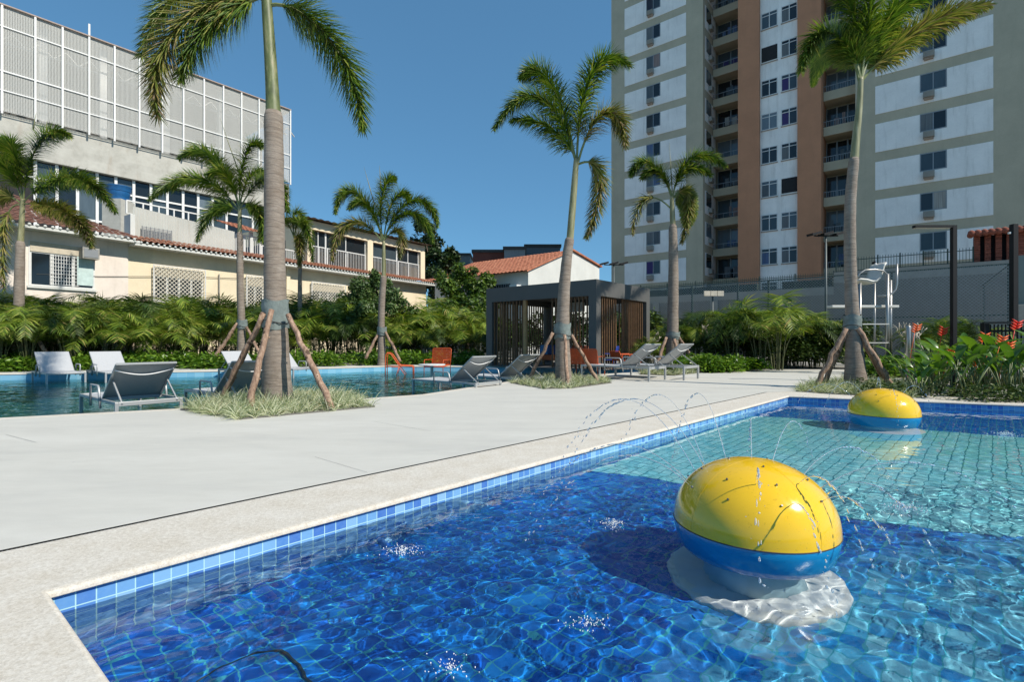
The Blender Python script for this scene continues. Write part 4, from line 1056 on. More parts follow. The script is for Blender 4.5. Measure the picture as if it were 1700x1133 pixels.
# ---------- orange rope furniture ----------
M_or=mat_simple('orange_rope',(.62,.10,.022),.6,var=.12,scale=30); M_bl=mat_simple('blue_rope',(.012,.05,.34),.6,var=.15,scale=30)
M_cush=mat_simple('blue_cushion',(.08,.22,.42),.8,var=.2,scale=8); M_cushn=mat_simple('navy_cushion',(.03,.05,.14),.8); M_cusho=mat_simple('orange_cushion',(.52,.12,.04),.8)
def rope_chair(x,y,z,rz,mat,label,w=.72,d=.70,hb=.52):
    e=empty('rope_chair',(x,y,z),rz); hw=w/2; hs=.36
    m=MB(); r=.014
    for s in (-1,1): m.tube([(s*hw,-d/2,0),(s*hw,-d/2,hs+.2),(s*hw,d/2-.05,hs+.2),(s*hw,d/2-.02,hs+.17),(s*hw,d/2,0)],r,6)
    m.tube([(-hw,-d/2,hs),(hw,-d/2,hs),(hw,d/2,hs-.04),(-hw,d/2,hs-.04),(-hw,-d/2,hs)],r,6)
    m.tube([(-hw,-d/2,hs),(-hw,-d/2-.1,hs+hb-.04),(-hw+.05,-d/2-.1,hs+hb),(hw-.05,-d/2-.1,hs+hb),(hw,-d/2-.1,hs+hb-.04),(hw,-d/2,hs)],r,6)
    m.build('frame',mat,e,smooth=True)
    m=MB(); N=22
    for i in range(N+1):
        f=i/N; m.tube([(-hw,-d/2-.1*f,hs+(hb-.03)*f),(hw,-d/2-.1*f,hs+(hb-.03)*f)],.008,5)
    m.build('rope_back',mat,e)
    m=MB()
    for i in range(24): f=i/23; m.tube([(-hw,-d/2+d*f,hs-.04*f),(hw,-d/2+d*f,hs-.04*f)],.009,5)
    m.build('rope_seat',mat,e); tag(e,label,'armchair'); return e
g=P(726,607,18.6); rope_chair(g.x,g.y,-.25,math.radians(165),M_or,'orange rope armchair in the pool behind the white round table',w=.74,hb=.62)
g=P(974,612,14.6); rope_chair(g.x,g.y,0,math.radians(-25),M_or,'orange rope armchair right of the palm before the pavilion',w=.86,d=.75,hb=.42)
g=P(1040,608,16.9); rope_chair(g.x,g.y,0,math.radians(-70),M_or,'orange rope armchair behind the left deck lounger',w=.62,hb=.3)
g=P(1004,604,17.7); rope_chair(g.x,g.y,0,math.radians(70),M_bl,'blue rope armchair just inside the pavilion corner',w=.6,hb=.45)
# orange chaise seen from the side
g=P(663,608,18.2); e=empty('rope_chaise',(g.x,g.y,-.28),math.radians(8)); m=MB(); 
for s in (-.32,.32):
    m.tube([(-.46,s,0),(-.46,s,.50),(-.44,s,.80),(-.36,s,.86),(-.26,s,.80),(-.02,s,.44),(.05,s,.40),(.46,s,.38),(.50,s,.34),(.50,s,0)],.018,6)
    m.tube([(-.46,s,.38),(.0,s,.36)],.014,6); m.tube([(-.10,s,0),(.02,s,.38)],.014,6); m.tube([(.28,s,0),(.02,s,.36)],.014,6)
m.tube([(.5,-.32,.36),(.5,.32,.36)],.016,6); m.tube([(-.40,-.32,.86),(-.40,.32,.86)],.016,6); m.build('frame',M_or,e,smooth=True)
m=MB()
for i in range(14): f=i/13; m.tube([(-.30+.30*f,-.32,.84-.42*f),(-.30+.30*f,.32,.84-.42*f)],.009,5)
m.build('rope_back',M_or,e); m=MB()
for i in range(14): f=i/13; m.tube([(.04+.44*f,-.32,.40-.02*f),(.04+.44*f,.32,.40-.02*f)],.009,5)
m.build('rope_seat',M_or,e); tag(e,'orange rope chaise seen from the side at the far pool edge','chaise')
# ---------- pavilion ----------
C0=Vector((2.8,16.8)); a_=Vector((-.767,.642)); b_=Vector((.642,.767)); LA=4.98; LB=4.1; HP=3.06
e=empty('pavilion',(C0.x,C0.y,0),math.atan2(-a_.y,-a_.x))
# local frame: +x = -a (towards the right-front), so the long face runs from x=-LA to 0; +y = b (inwards)
M_pav=mat_simple('pavilion_charcoal',(.10,.099,.094),.6,var=.04,scale=3); M_slat=mat_simple('slat_wood',(.17,.09,.042),.6,var=.25,scale=9,bump=.2); M_pdark=mat_simple('pavilion_floor',(.12,.115,.11),.8)
m=MB(); h=.54; t=.16
m.box2(-LA,0,HP-h,0,t,HP); m.box2(-LA,LB-t,HP-h,0,LB,HP); m.box2(-t,t,HP-h,0,LB-t,HP-.002); m.box2(-LA,t,HP-h,-LA+t,LB-t,HP-.002); m.box2(-LA+t,t,HP-.30,-t,LB-t,HP-.10)
m.build('roof_frame',M_pav,e)
for x in (-LA,-.30):
    for y in (0,LB-.30):
        m=MB(); m.box2(x,y,0,x+.30,y+.30,HP-h); m.build('post',M_pav,e)
def slats(x0,y0,x1,y1,pitch=.16,z0=.05,z1=HP-h,w=.032,d=.06):
    m=MB(); a=Vector((x0,y0)); b=Vector((x1,y1)); L=(b-a).length; dd=(b-a)/L; k=0
    while k<=L:
        p=a+dd*k; m.box((p.x,p.y,(z0+z1)/2),(w,d,z1-z0),math.atan2(dd.y,dd.x)); k+=pitch
    return m
for (x0,y0,x1,y1) in [(-LA+.36,.10,-3.15,.10),(-1.85,.10,-.34,.10),(-.10,.36,-.10,1.6),(-.10,2.0,-.10,3.75),(-LA+.36,LB-.1,-2.9,LB-.1),(-2.4,LB-.1,-.36,LB-.1),(-LA+.1,.4,-LA+.1,LB-.35)]:
    slats(x0,y0,x1,y1).build('slat_screen',M_slat,e)
m=MB(); m.box2(-LA+.02,.02,.0,-.02,LB-.02,.05); m.build('floor_slab',M_pdark,e)
m=MB(); m.box2(-3.15,.05,.05,-3.03,.16,HP-h); m.build('wood_jamb',mat_simple('jamb_wood',(.42,.24,.10),.6),e)
m=MB(); m.box2(-3.0,2.2,HP-.9,-1.9,2.35,HP-h); m.build('roller_blind',mat_simple('pale_blind',(.5,.5,.48),.8),e)
tag(e,'charcoal garden pavilion with vertical wooden slat screens beyond the pool','pavilion')
def pav(x,y): 
    R=Matrix.Rotation(math.atan2(-a_.y,-a_.x),3,'Z'); v=R@Vector((x,y,0)); return Vector((C0.x+v.x,C0.y+v.y,0))
q=pav(-2.3,1.3); e=empty('sofa',(q.x,q.y,.05),math.atan2(-a_.y,-a_.x)); m=MB(); m.box2(-1.1,-.35,.0,1.1,.35,.08); 
m=MB()
for sx in (-1.08,1.02): 
    for sy in (-.34,.28): m.box2(sx,sy,0,sx+.06,sy+.06,.62)
m.build('frame',mat_simple('sofa_wood',(.40,.24,.10),.6),e); m=MB(); m.box2(-1.0,-.34,.22,1.0,.34,.42); m.build('seat_cushion',M_cusho,e,bevel=.03)
m=MB(); m.box2(-1.0,.20,.42,1.0,.36,.78); m.build('back_cushion',M_cusho,e,bevel=.03); tag(e,'orange cushioned outdoor sofa inside the pavilion','sofa')
for x,mt,lb in [(-.75,M_cush,'light blue cushion at the left end of the sofa'),(-.35,M_cushn,'navy cushion next to the light blue one on the sofa'),(.25,M_cushn,'navy striped cushion right of the middle of the sofa')]:
    q=pav(-2.3+x,1.22); m=MB(); m.box2(-.2,-.06,0,.2,.06,.38); o=m.build('cushion',mt,bevel=.04); o.location=(q.x,q.y,.47); o.rotation_euler=(-.2,0,math.atan2(-a_.y,-a_.x)); tag(o,lb,'cushion')
# ---------- lifeguard chair ----------
Y=15.0; b=P(1452,0,Y); b.z=0; e=empty('lifeguard_chair',b); L=lambda px,py,dy=0: P(px,py,Y+dy)-b
M_ss=mat_simple('stainless_tube',(.40,.385,.36),.35,.8,var=.05); M_wpl=mat_simple('white_plastic',(.60,.59,.55),.4,var=.04)
for (px,dy,top) in [(1428,0,470),(1452,.8,470),(1473,0,455),(1478,.75,465)]:
    m=MB(); t=L(px,top,dy); bt=Vector((t.x,t.y,0)); m.tube([bt,t],.05 if px>1460 else .032,10); m.build('leg',M_ss,e,smooth=True)
m=MB(); m.box((L(1432,509,.0)+L(1432,509,.5))/2+Vector((0,0,0)),(2.0,.28,.07)); m.build('foot_board',M_wpl,e,bevel=.01)
for py in (538,569,601): 
    m=MB(); m.bar(L(1430,py,0),L(1474,py,0),.12,.03); m.build('step',M_wpl,e)
vs=[]; prof=[(1424,466),(1430,464),(1440,465),(1450,468),(1458,467),(1464,460),(1467,450),(1470,441),(1473,436)]
m=MB(); K=len(prof)
for (px,py) in prof:
    c=L(px,py,.1)
    for j in range(7): f=j/6; vs.append(c+Vector((0,.62*f,-.05*math.sin(PI*f) if px<1462 else 0)))
m.add(vs,[(i*7+j,i*7+j+1,(i+1)*7+j+1,(i+1)*7+j) for i in range(K-1) for j in range(6)])
o=m.build('seat_shell',M_wpl,e,smooth=True); s=o.modifiers.new('thick','SOLIDIFY'); s.thickness=.05
for dy in (0.05,.75):
    m=MB(); m.tube([L(1424,463,dy),L(1426,455,dy),L(1436,448,dy),L(1452,447,dy),L(1466,449,dy),L(1474,456,dy),L(1477,466,dy)],.022,8); m.build('arm_loop',M_ss,e,smooth=True)
m=MB(); m.tube([L(1489,438),L(1489,470),L(1487,480),L(1479,489),L(1474,491),L(1457,491)],.03,8); m.build('hand_rail',M_ss,e,smooth=True)
m=MB(); m.tube([L(1451,436,.5),L(1462,452,.5)],[.045,.05],10); m.build('umbrella_holder',M_white,e,smooth=True); m=MB(); m.tube([L(1450,434.5,.5),L(1451.5,437,.5)],.055,10); m.build('holder_cap',M_black,e)
tag(e,'tall white and stainless steel lifeguard chair behind the right palm','lifeguard chair')
# ---------- poolside posts ----------
Y=12.7; b=P(1511,0,Y); b.z=0; e=empty('shower_post',b); 
for px,r in ((1508,.055),(1515.5,.042)):
    m=MB(); t=P(px,541,Y)-b; m.tube([(t.x,0,0),(t.x,0,t.z-.02),(t.x,0,t.z)],[r,r,r*.8],12); m.build('post_tube',M_ss,e,smooth=True)
m=MB(); m.box2(-.05,-.03,(P(0,545,Y)).z-.02,.1,.03,P(0,545,Y).z); m.build('bracket',M_ss,e)
tag(e,'short stainless steel double post at the edge of the flower bed','shower post')
Y=11.4; b=P(1583,0,Y); b.z=0; e=empty('lamp_post',b); zt=P(0,374,Y).z
m=MB(); m.box2(-.045,-.045,0,.045,.045,zt); m.build('post',M_black,e)
m=MB(); m.box2((1517-1583)/F*Y,-.05,zt-.055,-.06,.05,zt); m.build('arm',M_black,e)
m=MB(); m.box2((1519-1583)/F*Y,-.035,zt-.068,-.10,.035,zt-.056); m.build('light_strip',mat_simple('warm_diffuser',(.70,.55,.40),.4),e)
tag(e,'black gallows shaped lamp post rising behind the red flowers','lamp post')
Y=14.0; b=P(1683,0,Y); b.z=0; e=empty('black_column',b); m=MB(); m.box2(-.065,-.065,0,.065,.065,P(0,372,Y).z); m.build('shaft',M_black,e)
m=MB(); m.box2(-.14,-.03,P(0,388,Y).z,-.101,.03,P(0,385,Y).z); m.build('fitting',M_white,e)
tag(e,'thick black column at the right edge of the picture','column')
# dark railing
Y=12.4; p0=P(1632,536,Y); p1=P(1790,538,11.6); e=empty('railing',(p0.x,p0.y,0)); d=(p1-p0); 
m=MB(); m.bar(Vector((0,0,p0.z)),Vector((d.x,d.y,p0.z)),.16,.05); m.build('top_rail',mat_simple('dark_timber',(.04,.035,.03),.6),e)
m=MB(); m.bar(Vector((0,0,p0.z-.2)),Vector((d.x,d.y,p0.z-.2)),.05,.05); m.build('lower_rail',M_black,e)
for f,w in [(.02,.12),(.5,.1),(.98,.1)]:
    m=MB(); m.box((d.x*f,d.y*f,p0.z/2),(w,w,p0.z)); m.build('post',M_black,e)
m=MB()
for i in range(1,24): f=i/24; m.box((d.x*f,d.y*f,p0.z/2),(.02,.02,p0.z-.08))
m.build('balusters',M_black,e); tag(e,'dark railing behind the red flowers at the right edge','railing')
# black return fitting in the far pool wall
p=P(1693,691,7.98); e=empty('wall_fitting',p); m=MB(); m.box((0,0,0),(.10,.04,.085),-.40); m.build('plate',M_black,e,bevel=.004); m=MB(); m.tube([(0,-.05,0),(-.01,-.02,0)],.022,12); m.build('jet_eye',M_metal,e)
tag(e,'small square black fitting in the far pool wall at right','wall fitting')
# floodlight masts
def mast(px, ptop, Y, heads, label, arm=0, lit=False, base=None):
    b=P(px,0,Y); b.z=0; e=empty('floodlight_mast',b); z=P(0,ptop,Y).z; m=MB(); m.tube([(0,0,0),(0,0,z)],[.055,.04],8); m.build('pole',mat_simple('mast_grey',(.10,.12,.12),.5),e,smooth=True)
    x0=(heads[0]-px)/F*Y; x1=(heads[-1]-px)/F*Y; m=MB(); m.bar((x0,0,z+.02),(x1,0,z+.02),.05,.05); m.build('cross_arm',M_black,e)
    for h in heads:
        x=(h-px)/F*Y; m=MB()
        if lit: m.box((x,-.14,z+.10),(.29,.08,.24))
        else: m.box((x,0,z+.10),(.46,.34,.10),.15,M=Matrix.Rotation(.2,3,'Z')@Matrix.Rotation(-.25,3,'Y'))
        m.build('lamp_head',mat_simple('lamp_face',(.58,.52,.42),.5) if lit else M_black,e)
    tag(e,label,'floodlight mast','floodlights round the sports court'); return e
mast(1371,392,21.0,[1352,1371,1391],'floodlight mast left of the right palm with three dark lamp heads')
mast(1019,440,30.0,[1003,1019,1035],'floodlight mast beside the left corner of the apartment tower')
mast(1183,491,24.0,[1172,1183,1194],'low floodlight mast with three pale lamp faces before the grey wall',lit=True)
# ---------- shared building materials ----------
def mat_wall(name,c,dirt=(.25,.22,.18),amt=.25,rough=.9,streak=True):
    n=NT(name); co=n.coord(); f=n.noise(co,.7,5,.6); s=n.noise(n.mapping(co,(1.6,1.6,.18)),1.6,5,.65); g=n.noise(co,12,4,.6)
    cc=n.ramp(f,[(.3,tuple(x*.88 for x in c)),(.7,tuple(min(1,x*1.06) for x in c))])
    if streak: cc=n.mix(n.math('MULTIPLY',n.ramp(s,[(.52,(0,0,0)),(.78,(1,1,1))]),amt),cc,dirt)
    cc=n.mix(.12,cc,n.ramp(g,[(.4,tuple(x*.7 for x in c)),(.6,c)]))
    n.bsdf(cc,rough,0,n.bump(g,.2,.01)); return n.m
M_pinkw=mat_wall('pale_pink_render',(.78,.69,.61)); M_cream=mat_wall('cream_render',(.78,.67,.48),amt=.2); M_whitew=mat_wall('white_render',(.62,.63,.60),amt=.15)
M_beige=mat_wall('beige_tower_render',(.50,.44,.32),(.18,.17,.13),.16); M_panel=mat_wall('white_tower_panel',(.92,.885,.84),(.34,.31,.26),.42)
M_brown=mat_wall('terracotta_render',(.52,.24,.13),(.20,.10,.06),.15); M_conc=mat_wall('raw_concrete',(.52,.49,.42),(.20,.16,.11),.5)
n=NT('board_marked_concrete'); co=n.coord(); f=n.noise(co,.9,6,.7); g=n.noise(n.mapping(co,(1,1,.25)),1.4,5,.7); bk=n.t.nodes.new('ShaderNodeTexBrick'); n.l(n.mapping(co,(.3,.3,.3),(PI/2,0,0)),bk.inputs['Vector'])
bk.inputs['Color1'].default_value=(.40,.39,.35,1); bk.inputs['Color2'].default_value=(.50,.49,.44,1); bk.inputs['Mortar'].default_value=(.45,.43,.38,1); bk.inputs['Scale'].default_value=1.6; bk.inputs['Mortar Size'].default_value=.004
cc=n.mix(.55,bk.outputs['Color'],n.ramp(f,[(.3,(.27,.255,.22)),(.5,(.44,.43,.385)),(.7,(.56,.55,.50))])); cc=n.mix(n.math('MULTIPLY',n.ramp(g,[(.55,(0,0,0)),(.75,(1,1,1))]),.45),cc,(.30,.22,.15))
n.bsdf(cc,.9,0,n.bump(f,.3,.02)); M_conc=n.m
M_greyw=mat_wall('grey_court_wall',(.23,.21,.185),(.12,.11,.10),.2); M_greyl=mat_wall('grey_wall_cap',(.35,.33,.29),(.17,.16,.14),.2)
n=NT('window_glass'); co=n.coord(); oi=n.t.nodes.new('ShaderNodeObjectInfo'); f=n.noise(n.mapping(co,(3,3,.6)),1.2,3)
cc=n.ramp(oi.outputs['Random'],[(0,(.008,.010,.012)),(.45,(.02,.028,.035)),(.72,(.07,.10,.12)),(1,(.20,.25,.29))])
n.bsdf(n.mix(n.math('MULTIPLY',f,.5),cc,(.01,.012,.014)),.06,0,n.bump(n.noise(co,1.3,1),.06,.05),.6); M_glass=n.m
n=NT('curtain_cloth'); oi=n.t.nodes.new('ShaderNodeObjectInfo'); co=n.coord(); f=n.math('SINE',n.math('MULTIPLY',n.noise(n.mapping(co,(1,1,.01)),9,2),60))
cc=n.ramp(oi.outputs['Random'],[(0,(.10,.13,.15)),(.3,(.16,.18,.19)),(.55,(.10,.16,.30)),(.7,(.30,.22,.20)),(.8,(.42,.40,.36)),(.9,(.05,.03,.16)),(1,(.25,.26,.25))],'CONSTANT')
n.bsdf(n.mix(n.math('MULTIPLY_ADD',f,.25,.25),cc,(.03,.035,.04)),.8); M_curt=n.m
M_frame=mat_simple('alu_window_frame',(.28,.29,.30),.4,.3,var=.04); M_wframe=mat_simple('white_window_frame',(.68,.68,.66),.5,var=.04)
M_ac=mat_simple('ac_box',(.30,.29,.26),.7,var=.25,scale=4); M_acb=mat_simple('ac_beige',(.36,.28,.22),.7,var=.15); M_inner=mat_simple('dark_interior',(.02,.02,.022),.9)  # M_inner: near-black colour stands in for unlit depth behind openings
n=NT('clay_tile'); co=n.coord(); f=n.noise(co,5,4,.7); v=n.t.nodes.new('ShaderNodeTexVoronoi'); v.inputs['Scale'].default_value=6; n.l(co,v.inputs['Vector'])
cc=n.mix(.5,n.ramp(f,[(.3,(.07,.03,.02)),(.5,(.16,.07,.045)),(.7,(.26,.13,.085))]),n.ramp(v.outputs['Color'],[(0,(.08,.035,.03)),(1,(.24,.11,.07))]))
n.bsdf(cc,.85,0,n.bump(f,.4,.02)); M_tile=n.m
n=NT('clay_tile_mid'); co=n.coord(); f=n.noise(co,4,4,.7)
n.bsdf(n.ramp(f,[(.3,(.12,.045,.025)),(.5,(.27,.10,.055)),(.7,(.36,.20,.12))]),.85,0,n.bump(f,.4,.02)); M_tilem=n.m
n=NT('clay_tile_bright'); co=n.coord(); f=n.noise(co,4,4,.7)
n.bsdf(n.ramp(f,[(.3,(.22,.07,.035)),(.5,(.42,.15,.08)),(.7,(.52,.24,.14))]),.85,0,n.bump(f,.4,.02)); M_tileb=n.m
# corrugated clay roof: from line (s0..s1, d0, z0) up to (d1, z1) in a Wall's frame
def tileroof(W, s0,s1,d0,z0,d1,z1,pitch=.24,courses=10,amp=.055, cut0=0.0, cut1=0.0):
    mb=MB(); L=s1-s0; nx=int(L/pitch)*6; 
    for c in range(courses):
        f0=c/courses; f1=(c+1)/courses+.02
        a0=cut0*f0; b0=cut1*f0; rows=[]
        for f,lift in ((f0,.030),(f1,.0)):
            aa=s0+cut0*min(1,f); bb=s1-cut1*min(1,f); row=[]
            for i in range(nx+1):
                s=s0+L*i/nx; s=min(max(s,aa),bb); w=abs(math.sin(PI*s/pitch))
                row.append(W.pt(s,z0+(z1-z0)*f+amp*w+lift,d0+(d1-d0)*f))
            rows.append(row)
        n0=len(mb.v); mb.v.extend([tuple(p) for r in rows for p in r]); K=nx+1
        for i in range(nx): mb.f.append((n0+i,n0+i+1,n0+K+i+1,n0+K+i)); mb.m.append(0)
    return mb
def grille(W, s0,s1,z0,z1,d,pitch=.2,r=.024):
    mb=MB(); w=s1-s0; h=z1-z0; N=int((w+h)/pitch)
    for i in range(1,N):
        t=i*pitch
        a=(s0+max(0,t-h), z0+min(t,h)); b=(s0+min(t,w), z0+max(0,t-w)); mb.bar(W.pt(a[0],a[1],d),W.pt(b[0],b[1],d),r,r)
        a=(s0+max(0,t-h), z1-min(t,h)); b=(s0+min(t,w), z1-max(0,t-w)); mb.bar(W.pt(a[0],a[1],d+.004),W.pt(b[0],b[1],d+.004),r,r)
    return mb
WH=Wall((-19.92,20.76),(-6.72,41.16))
def S(px): return WH.s(px)
# pink house
pe=empty('pink_house',WH.pt(S(45),0)); 
s0,s1=S(-420),S(213)
sm=S(45); ez=WH.z(45,374)
m=MB(); WH.box(m,s0,s1,0,ez+.05,-7,0); wb(m,'wall',M_pinkw,pe)
m=tileroof(WH,s0,s1+.25,.75,ez-.02,-4.2,ez+2.1,courses=13,cut1=3.6); wb(m,'roof',M_tile,pe)
m=MB(); WH.box(m,s0,s1+.2,ez-.20,ez-.09,0.002,.72); wb(m,'eave_soffit',M_whitew,pe)
m=MB(); k=s0
while k<s1+.2:
    if k>S(-30): m.ball(WH.pt(k,ez-.05,.73),.06,n=8,m=5)
    k+=.24
wb(m,'eave_scallops',M_whitew,pe)['kind']='stuff'
def house_window(par, px0,px1,py0,py1,shutter=.28,panes=4,grl='diamond',open_ends=False):
    a,b=S(px0),S(px1); pm=(px0+px1)/2; z0=WH.z(px0,py1 if False else py1); zt=WH.z(pm,py0); zb=WH.z(pm,py1)
    zs_=zt-(zt-zb)*shutter
    m=MB(); WH.box(m,a,b,zb,zt,-.004,.03); f=wb(m,'window',M_wframe,par)
    def sub(mb,nm,mt): o=mb.build(nm,mt,f); return o
    def WHo(p): return p.location
    m=MB(); WH.box(m,a+.04,b-.04,zs_,zt-.03,.031,.07)
    sub(m,'shutter_box',mat_simple('shutter_beige',(.52,.46,.36),.7))
    w=(b-a-.08)/panes
    m=MB()
    for i in range(panes): WH.box(m,a+.04+w*i+.05,a+.04+w*(i+1)-.05,zb+.06,zs_-.05,.031,.036)
    sub(m,'pane',M_glass)
    if grl=='diamond':
        g=grille(WH,a-.04,b+.04,zb-.05,zt+.05,.17,.2); sub(g,'diamond_grille',mat_simple('grille_cream',(.62,.58,.48),.6))
        m=MB(); 
        for q in ((a-.06,a-.02,zb-.07,zt+.07),(b+.02,b+.06,zb-.07,zt+.07),(a-.02,b+.02,zt+.03,zt+.07),(a-.02,b+.02,zb-.07,zb-.03)): WH.box(m,q[0],q[1],q[2],q[3],.15,.19)
        sub(m,'grille_frame',M_wframe)
    else:
        m=MB(); mid0=a+(b-a)*.30; mid1=a+(b-a)*.74; 
        x=mid0
        while x<mid1:
            WH.box(m,x,x+.02,zb+.08,zs_-.06,.05,.065); x+=.09
        for k in range(9):
            z=zb+.10+(zs_-zb-.2)*k/8; WH.box(m,mid0,mid1,z,z+.018,.066,.075)
        sub(m,'sliding_grille',M_wframe)
    m=MB(); WH.box(m,a-.05,b+.05,zb-.10,zb-.015,-.003,.10); sub(m,'sill',M_whitew)
    return f
house_window(pe,47,157,405,477,.24,3,'bars')
m=MB(); WH.box(m,S(127),S(154),WH.z(140,474),WH.z(140,427),.055,.075); wb(m,'window_blind',mat_simple('pale_blue_blind',(.50,.62,.60),.7),pe)
m=MB(); a,b=S(130),S(158); WH.box(m,a,b,WH.z(144,431),WH.z(144,413),.02,.50); o=wb(m,'air_conditioner',M_ac,pe)
m2=MB(); WH.box(m2,a+.05,b-.05,WH.z(144,429),WH.z(144,415),.501,.52); g=m2.build('grille',M_frame,o)
tag(pe,'pale pink house with dark clay tiled roof at the left edge','house')
# cream house
ce=empty('cream_house',WH.pt(S(400),0)); a0,a1=S(213.4),S(712)
def ezf(px): return WH.z(px,interp([(200,403),(440,436),(712,468)],px,1))
ez=5.74
m=MB(); WH.box(m,a0,a1-.3,0,ez,-8,-.03); wb(m,'wall',M_cream,ce)
m=tileroof(WH,a0-.1,a1+.1,.75,ez-.12,-.35,ez+.28,courses=3,pitch=.24); wb(m,'eave_tiles',M_tilem,ce)
m=MB(); WH.box(m,a0,a1,ez-.30,ez-.19,-.03,.70); wb(m,'eave_soffit',M_whitew,ce)
m=MB(); k=a0
while k<a1: m.ball(WH.pt(k,ez-.145,.73),.055,n=8,m=5); k+=.24
wb(m,'eave_scallops',M_whitew,ce)['kind']='stuff'
house_window(ce,254,337,446,502); house_window(ce,408,437,460,514,panes=2); house_window(ce,516,570,472,516)
m=MB(); WH.box(m,S(474),S(480),0,ez-.32,-.029,.12); wb(m,'pilaster',M_cream,ce)
for px in (363,):
    m=MB(); m.tube([WH.pt(S(px),.2,.05),WH.pt(S(px),WH.z(px,455),.05)],.035,6); wb(m,'drain_pipe',M_greyl,ce)
for (p0_,y0_,p1_,y1_) in [(60,455,253,459),(337,460,436,461),(210,502,436,500)]:
    m=MB(); A_=WH.pt(S(p0_),WH.z(p0_,y0_),.04); B_=WH.pt(S(p1_),WH.z(p1_,y1_),.04); m.tube([A_,(A_+B_)/2+Vector((0,0,-.05)),B_],.015,4); wb(m,'cable',M_dark,ce)
# terrace of the cream house
tz=ez+.2
m=MB(); m.quad(WH.pt(a0,tz,-.36),WH.pt(S(520),tz,-.36),WH.pt(S(520),tz,-8),WH.pt(a0,tz,-8)); wb(m,'terrace_floor',M_conc,ce)
m=MB(); WH.box(m,S(221),S(229),ez-.1,WH.z(225,354),-1.0,-.3); wb(m,'terrace_pillar',M_whitew,ce)
M_corr=mat_wall('corrugated_sheet',(.52,.52,.48),(.30,.24,.16),.5)
m=MB(); x=S(229); k=0; dd=-.55
while x<S(398):
    px_=229+(398-229)*((x-S(229))/(S(398)-S(229))); top=WH.z(398,396)+.35*(1-(x-S(229))/(S(398)-S(229)))+.45
    m.add([WH.pt(x,tz,dd),WH.pt(x+.06,tz,dd+.03),WH.pt(x+.06,top,dd+.03),WH.pt(x,top,dd)],[(0,1,2,3)]); m.add([WH.pt(x+.06,tz,dd+.03),WH.pt(x+.12,tz,dd),WH.pt(x+.12,top,dd),WH.pt(x+.06,top,dd+.03)],[(0,1,2,3)]); x+=.12
wb(m,'corrugated_screen',M_corr,ce)
def railing(Wl, s0,s1,z0,z1,d,n,par,nm='railing',mt=None,r=.03,bars=True,posts=4):
    m=MB(); Wl.box(m,s0,s1,z1-.03,z1+.03,d-.03,d+.03); Wl.box(m,s0,s1,z0,z0+.03,d-.02,d+.02)
    for i in range(posts+1): s=s0+(s1-s0)*i/posts; Wl.box(m,s-.03,s+.03,z0+.001,z1,d-.031,d+.031)
    if bars:
        for i in range(n): s=s0+(s1-s0)*(i+.5)/n; Wl.box(m,s-.012,s+.012,z0+.03,z1-.03,d-.012,d+.012)
    return wb(m,nm,mt or M_wframe,par)
zr=WH.z(225,352)
railing(WH,S(219),S(345),zr,WH.z(225,330),-.6,3,ce,bars=False,posts=5)
railing(WH,S(400),S(440),tz,WH.z(420,390),-.5,12,ce,posts=3)
railing(WH,S(442),S(512),tz,WH.z(478,412),-.5,22,ce,posts=4)
m=tileroof(WH,S(398),S(446),.0,WH.z(420,385),-3,WH.z(420,372)+.5,courses=6); wb(m,'small_roof',M_tileb,ce)
for px_ in (421,): 
    m=MB(); WH.box(m,S(px_),S(px_+5),tz,WH.z(px_,383),-.5,-.35); wb(m,'roof_post',M_whitew,ce)
m=MB(); x=S(240); 
for k in range(9): m.bar(WH.pt(S(241),tz+.06+k*.07,-.40),WH.pt(S(292),tz+.06+k*.07,-.40),.02,.03)
for k in range(8): px_=242+k*7; m.bar(WH.pt(S(px_),tz+.02,-.39),WH.pt(S(px_),tz+.66,-.39),.025,.02)
wb(m,'metal_grating',M_frame,ce)
# upper veranda
v0,v1=S(512),S(707); vz0=tz; 
vt0=WH.z(512,368); vt1=WH.z(707,405)
m=MB(); WH.box(m,v0,v1,vz0-.05,min(vt0,vt1)-.9+.0,-7.5,-2.4); wb(m,'veranda_room',mat_simple('veranda_inner',(.10,.11,.12),.9),ce)
vt=(vt0+vt1)/2
m=MB(); WH.box(m,v0,v1,vt-.55,vt,-7.6,-.10); wb(m,'veranda_beam',M_cream,ce)
for (pa,pb) in ((512,520),(612,621),(700,707)):
    m=MB(); WH.box(m,S(pa),S(pb),vz0,vt-.551,-.45,-.101); wb(m,'veranda_pillar',M_cream,ce)
m=MB(); WH.box(m,v1-.25,v1-.005,vz0,vt-.552,-7.5,-.46); wb(m,'veranda_side',M_cream,ce)
m=MB(); WH.box(m,v0+.005,v0+.25,vz0,vt-.552,-7.5,-.46); wb(m,'veranda_side',M_cream,ce)
m=tileroof(WH,v0-.3,v1+.35,.45,vt-.02,-5,vt+.55,courses=6,pitch=.5,amp=.07); wb(m,'veranda_roof',mat_simple('old_grey_tile',(.20,.16,.12),.9,var=.4,scale=3),ce)
for (pa,pb) in ((520,546),(546,612),(621,664),(664,700)):
    m=MB(); WH.box(m,S(pa),S(pb),vz0+.9,vt-.56,-.42,-.40); wb(m,'veranda_glass',M_glass,ce)
    m=MB()
    for q in (pa,(pa+pb)/2,pb-1): WH.box(m,S(q),S(q)+.06,vz0+.06,vt-.555,-.39,-.34)
    wb(m,'glazing_bar',M_wframe,ce)
    railing(WH,S(pa)+.07,S(pb)-.07,vz0+.05,vz0+1.15,-.28,int((S(pb)-S(pa))/.14),ce,nm='veranda_railing',posts=2)
tag(ce,'long cream house with grilled windows, orange eave tiles and upper veranda','house')
